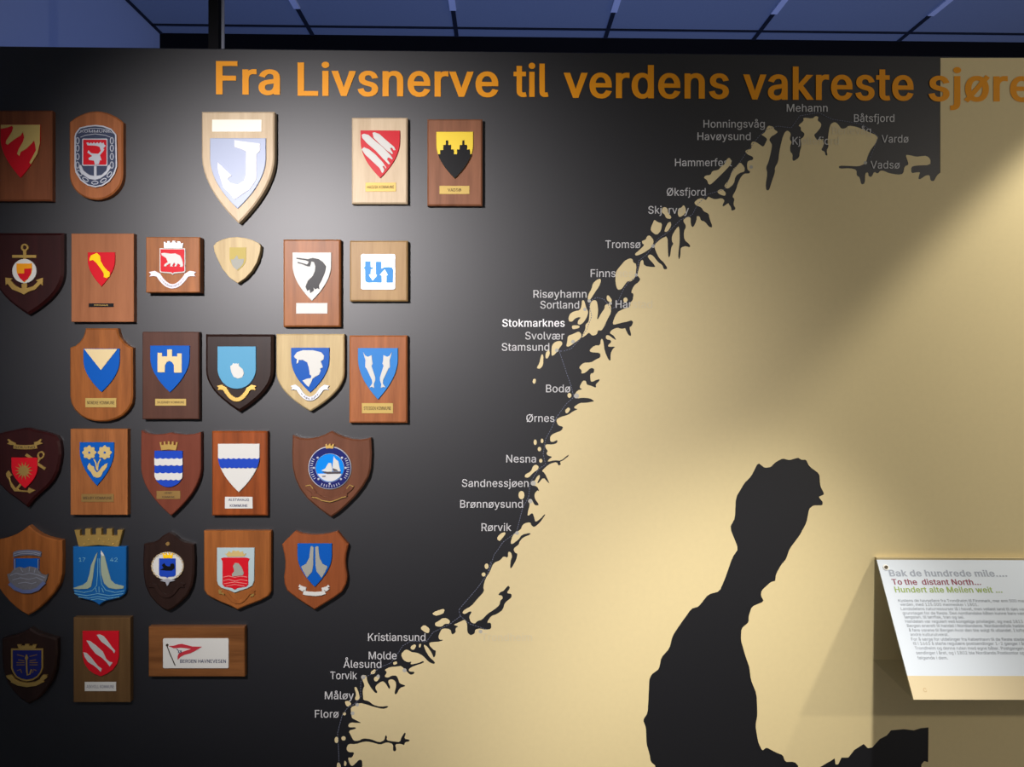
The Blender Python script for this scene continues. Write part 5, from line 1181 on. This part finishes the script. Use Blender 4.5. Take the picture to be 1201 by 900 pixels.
# --- fifth row
K = (0, 610, 7.506)
ol = cr(*K, '250,64 290,100 350,140 410,165 470,180 532,192 535,330 530,480 510,560 460,640 390,720 330,775 290,805 245,830 200,805 150,770 90,715 25,640 -25,560 -45,480 -48,330 -45,192 20,180 85,160 150,135 205,100')
r = plaque('board', W_GOLDEN, 'orange pointed shield plaque with a dull blue-grey ship crest, left end of its row', ol, ch=.003)
solid('banner', mat('slate_metal', srgb(110, 118, 140), rough=.5, metal=.3), [cr(*K, '115,285 160,270 240,265 310,270 362,285 358,325 300,315 235,312 165,318 112,330')], T - .001, Z1, r, ch=.0006)
solid('sky_field', BLUE, [cr(*K, '120,340 345,340 342,450 122,450')], T - .001, T + .003, r)
solid('ship', mat('grey_relief', srgb(112, 112, 118), rough=.55, metal=.2, var=.25, bscale=900), [cr(*K, '60,480 90,470 120,430 165,415 210,425 260,410 320,425 345,460 360,480 400,490 420,475 410,520 390,570 340,620 270,650 210,652 150,630 105,590 75,540')], T, Z2, r, ch=.0012)
solid('ribbon', mat('blue_grey_metal', srgb(104, 116, 160), rough=.5, metal=.3), [stroke(cr(*K, '80,560 130,605 200,632 270,632 330,610 390,550'), 4)], Z2 - .001, Z2 + .001, r)

RELIEF = mat('worn_silver', srgb(150, 154, 168), rough=.5, metal=.3)
solid('relief_lines', RELIEF, [stroke(cr(*K, t), .8) for t in ('120,300 180,285 240,282 300,286 355,302', '130,315 180,300 240,297 300,301 350,316', '90,490 140,470 200,485 260,468 330,485 395,510', '110,530 180,510 250,525 320,508 380,535', '130,345 130,440', '335,345 335,440', '180,425 200,460', '260,415 255,455', '310,430 300,465', '90,580 130,610', '385,560 350,600', '160,560 220,550 280,562 320,548')], Z2 - .0008, Z2 + .0008, r)

# the crowned blue crest without a board
h = Heater(85.3, 148, 641.3, 702, ys=692, p=2, q=.45)
ol = cr(0, 610, 7.506, '640,237 1110,237 1108,610 1095,655 1060,680 1000,700 930,715 900,730 872,752 840,730 810,715 740,700 690,680 655,655 642,610')
r = tag(empty('wall_crest', P(116, 672)), 'blue crest with gold mural crown and a grey mountain, hung without a wooden board', 'crest', GRP)
t0 = .014
sk = solid('shield', mat('dull_blue_enamel', srgb(24, 90, 152), rough=.3), [ol], .0005, t0, r, ch=.002)  # one even blue over the whole shield
solid('crown', GOLD, [crown(87, 143.8, 622.5, 642, 5, .09)], .0005, t0 - .002, r, ch=.001)
solid('crown_studs', BRASS, [ell(x, y, .9, n=8) for x, y in ((98, 638.8), (103.5, 633.5), (115.3, 633), (127, 633.5), (137.5, 635.5), (132, 638.5), (109, 637), (121, 637))], t0 - .003, t0, r)
PALEROCK = mat('grey_green_enamel', srgb(150, 162, 140), rough=.45)
solid('mountain', PALEROCK, [cr(0, 610, 7.506, '860,285 845,300 800,400 785,480 765,545 730,572 690,585 640,603 680,612 770,608 800,590 815,520 830,400 850,320'), cr(0, 610, 7.506, '888,275 905,290 920,320 945,420 975,530 1010,565 1090,585 1085,605 1020,612 955,600 915,560 890,480 885,380')], t0 - .0005, t0 + .0018, r, ch=.0005)
WAVE = mat('pale_blue_enamel', srgb(104, 160, 186), rough=.4)
solid('waves', WAVE, [stroke(cr(0, 610, 7.506, t), .7) for t in ('650,625 740,640 810,625 850,580 858,480 862,340', '1095,625 1010,640 930,620 895,570 880,470 876,340', '655,650 760,668 860,650 960,668 1085,650', '690,680 780,690 860,675 950,692 1050,680', '800,705 860,695 930,708', '840,600 850,640', '870,590 872,640', '895,600 910,640')], t0 - .0005, t0 + .0012, r)
solid('peak', WHITE, [cr(0, 610, 7.506, '888,272 905,292 918,315 900,318 886,300')], t0 + .001, t0 + .0024, r)
text_px('numerals', WAVE, '17', 92.5, 100, 659, 4.6, t0 + .0006, r, bold=.1)
text_px('numerals', WAVE, '42', 129, 138, 659, 4.6, t0 + .0006, r, bold=.1)

K = (155, 615, 7.065)
ol = cr(*K, '300,86 345,110 375,140 420,165 495,182 500,300 496,420 480,510 440,590 380,650 330,690 295,707 255,690 210,655 155,590 118,510 104,420 100,300 106,178 180,165 225,140 255,110')
r = plaque('board', W_DARK, 'dark brown pointed shield plaque with a white chain-ringed disc and small blue shield', ol, ch=.004)
solid('disc', WHITE, [ell(196.3, 664.3, 19, 16.5, 32)], T - .001, Z1, r, ch=.0006)
solid('chain', GOLD, [ring(196.3 + 18.3 * math.cos(a), 664.3 + 16 * math.sin(a), 1.9, 1.1, .5, 10, a + math.pi / 2) for a in (2 * math.pi * i / 22 for i in range(22)) if not .9 < a < 2.24], Z1 - .0005, Z1 + .001, r)
solid('small_shield', DBLUE, [cr(*K, '222,285 360,285 360,420 345,435 300,438 290,448 280,438 235,435 222,420')], Z1 - .001, Z2, r, ch=.0004)
solid('whale', BLACK, [cr(*K, '245,340 265,322 275,340 290,350 315,350 318,330 335,325 348,335 350,365 330,385 280,385 230,378 260,365')], Z2 - .0005, Z3, r)
solid('crown', YELLOW, [crown(190.5, 203, 649.5, 655.5, 4)], Z1 - .0005, Z2, r)
solid('scroll', W_DARK, scroll(173.5, 217, 686, 702, 4.5), T - .001, T + .004, r, ch=.001, label='dark scroll in the colour of the board')
solid('stud', DULL, [ell(196.5, 638.3, 2.4)], T - .001, T + .003, r, ch=.0008)
solid('anchor_tip', SILVER, [cr(*K, '230,470 275,455 290,450 305,455 350,470 310,478 298,505 288,512 276,480')], T, T + .0045, r)

ol = cr(*K, '602,66 1138,66 1136,560 1120,590 1060,625 980,655 920,678 872,700 825,675 750,645 670,608 625,580 604,545')
r = plaque('board', W_GOLDEN, 'golden-brown plaque with a grey sail on red inside a pale border', ol, ch=.003)
solid('crest_plate', mat('pale_grey_blue', srgb(168, 186, 188), rough=.4), [cr(*K, '702,197 1013,197 1010,470 995,510 950,535 900,550 850,570 800,548 740,530 712,505 702,470')], T - .001, Z1, r, ch=.0008)
solid('red_shield', RED, [cr(*K, '735,285 760,278 945,278 975,288 962,310 962,500 945,520 875,530 850,545 825,530 765,520 748,500 748,310')], Z1 - .001, Z2, r, ch=.0004)
solid('sail', GREYE, [cr(*K, '850,322 880,325 905,355 925,405 915,425 830,435 825,415 845,390 835,350')], Z2 - .0005, Z3, r, ch=.0003)
solid('waves', mat('pinkish_enamel', srgb(214, 120, 116), rough=.4), [stroke(cr(*K, t), .8) for t in ('755,440 800,430 850,442 900,432 955,440', '755,470 800,460 850,472 900,462 955,470', '760,495 850,480 950,495', '780,515 850,500 930,515')], Z2 - .0005, Z3, r)
solid('crown', FLG, [cr(*K, '765,240 780,250 800,225 820,240 835,218 860,225 880,218 895,235 915,225 925,250 945,240 935,262 915,270 790,270')], Z1 - .0005, Z2, r)
solid('scroll', W_GOLDEN, scroll(257, 300, 694, 709, 4.2), T - .001, T + .003, r, ch=.001, label='carved scroll in the colour of the board')
solid('gilding', GOLD, [cr(*K, '715,545 740,552 735,568 755,570 765,590 740,580 718,575'), cr(*K, '985,585 1010,575 1005,595 975,605')], T, T + .004, r)

K = (325, 615, 8.57)
ol = cr(*K, '60,208 180,87 250,112 320,122 385,124 450,120 530,108 600,88 640,140 700,210 678,300 670,370 675,440 690,530 680,600 640,675 560,735 470,790 375,848 290,795 200,735 110,665 85,600 80,530 92,440 92,370 82,300')
r = plaque('board', wood('chestnut', srgb(172, 92, 48), contrast=.2), 'chestnut plaque with angled shoulders and two grey mountain slopes on blue', ol, ch=.003)
h = Heater(348.8, 389.2, 637.8, 688.6, ys=652, p=1.9)
solid('shield', BLUE, [h.poly()], T - .001, Z1, r, ch=.0008)
sl = cr(*K, '335,230 350,222 366,235 362,420 350,480 300,540 265,480 240,428 290,400 322,340')
solid('mountain_slope', GREYE, [sl], Z1 - .001, Z2, r, ch=.0003)
solid('mountain_slope', GREYE, [[(2 * (325 + 374 / 8.57) - x, y) for x, y in sl]], Z1 - .001, Z2, r, ch=.0003)
solid('scroll', WHITE, [stroke(cr(*K, '262,690 310,700 375,705 440,700 482,685'), 4.6), cr(*K, '225,608 240,622 292,640 288,670 265,665 255,680 215,655 232,640 212,635'), cr(*K, '515,612 490,630 445,645 452,672 475,665 490,680 525,655 508,642 528,632')], T - .001, T + .004, r, ch=.0006)

# --- bottom row
K = (0, 715, 7.506)
ol = cr(*K, '260,182 300,210 350,232 410,250 485,272 487,400 475,520 440,630 380,720 320,785 252,822 190,785 125,720 65,630 35,520 25,400 25,272 110,250 170,232 220,210')
r = plaque('board', W_DARK, 'very dark pointed shield plaque with a navy and gold crest, bottom left corner', ol, ch=.004)
solid('shield', GOLD, [cr(*K, '96,347 376,347 376,520 362,560 330,600 290,625 235,635 185,625 140,600 112,560 96,520')], T - .001, Z1, r, ch=.0006)
solid('shield_field', NAVY, [cr(*K, '112,362 362,362 362,515 350,552 322,588 285,610 235,619 190,610 150,588 125,552 112,515')], Z1 - .001, Z2, r)
solid('rays', DULL, [stroke(cr(*K, t), .8) for t in ('150,400 210,415', '325,400 260,415', '145,470 215,470', '330,470 260,470', '145,490 215,490', '330,490 260,490', '160,445 215,455', '315,445 260,455', '150,540 180,530 190,560', '320,540 295,530 285,560')], Z2 - .0005, Z3, r)
solid('hook', GOLD, [stroke(cr(*K, '232,400 235,540 240,580 262,570 275,530'), 1.6), ell(31, 772, 1.8, 2.4)], Z2 - .0005, Z3, r)
solid('crown', GOLD, [crown(20, 43, 756.5, 761.6, 3)], T - .001, Z1, r)
solid('scroll', GOLD, [stroke(cr(*K, '100,625 160,655 235,668 310,658 375,625'), 5), cr(*K, '50,585 95,578 125,610 110,645 85,625 60,605'), cr(*K, '415,580 375,578 350,610 362,645 385,625 410,605')], T, Z2, r, ch=.0006)

r = plaque('board', W_LOW, 'dull brown plaque with three white fish slanting down a red shield', rect(86.6, 725.5, 152, 823.6), ch=.0015)
solid('shield', RED, [cr(*K, '725,192 1045,192 1045,420 1030,480 990,535 940,570 885,592 830,570 780,535 742,480 725,420')], T - .001, Z1, r, ch=.0008)
for t in ('850,225 880,222 915,240 950,285 985,335 1012,365 1005,390 990,365 975,352 935,318 890,285', '760,275 790,280 845,320 905,375 935,440 960,462 990,470 965,505 940,470 900,430 840,390 795,335', '732,380 760,385 805,430 835,470 860,500 895,525 885,552 860,525 830,500 775,465 745,420'):
    solid('fish', mat('grey_white_paint', srgb(188, 190, 186), rough=.45), [cr(*K, t)], Z1 - .001, Z2, r, ch=.0003)
nameplate(r, WHITE, 99.3, 800.3, 136, 811, 'ASKVOLL KOMMUNE', MINK)

K = (165, 725, 8.9)
r = plaque('board', W_HOR, 'wide low plaque with a red and white pennant on a white card', rect(175, 736.4, 286, 793.4), ch=.002)
cd = solid('card', WHITE, [rrect(191, 749.2, 268, 784.3, 1.5)], T - .001, T + .003, r, ch=.0005)
PEN = mat('pennant_red', srgb(180, 50, 60), rough=.45)
solid('pennant', PEN, [cr(*K, '290,295 340,292 390,278 430,272 480,285 540,300 640,302 570,345 520,370 460,385 420,405 385,440 385,400 395,375 450,350 525,325 480,318 420,312 345,318')], T + .002, T + .0038, r)
solid('pole', INK, [stroke(cr(*K, '270,285 310,390 358,498'), .9), ell(165 + 275 / 8.9, 725 + 285 / 8.9, 1.5, n=10)], T + .002, T + .0045, r)
solid('pennant_mark', BLUEINK, [stroke(cr(*K, '372,322 395,345 392,368'), .7), stroke(cr(*K, '405,340 425,362 405,370 398,352'), .7), stroke(cr(*K, '425,340 415,365'), .6)], T + .002, T + .0038, r)
text_px('lettering', BLUEINK, 'BERGEN HAVNEVESEN', 165 + 412 / 8.9, 165 + 890 / 8.9, 725 + 470 / 8.9, 4.0, T + .0036, cd, bold=.35)
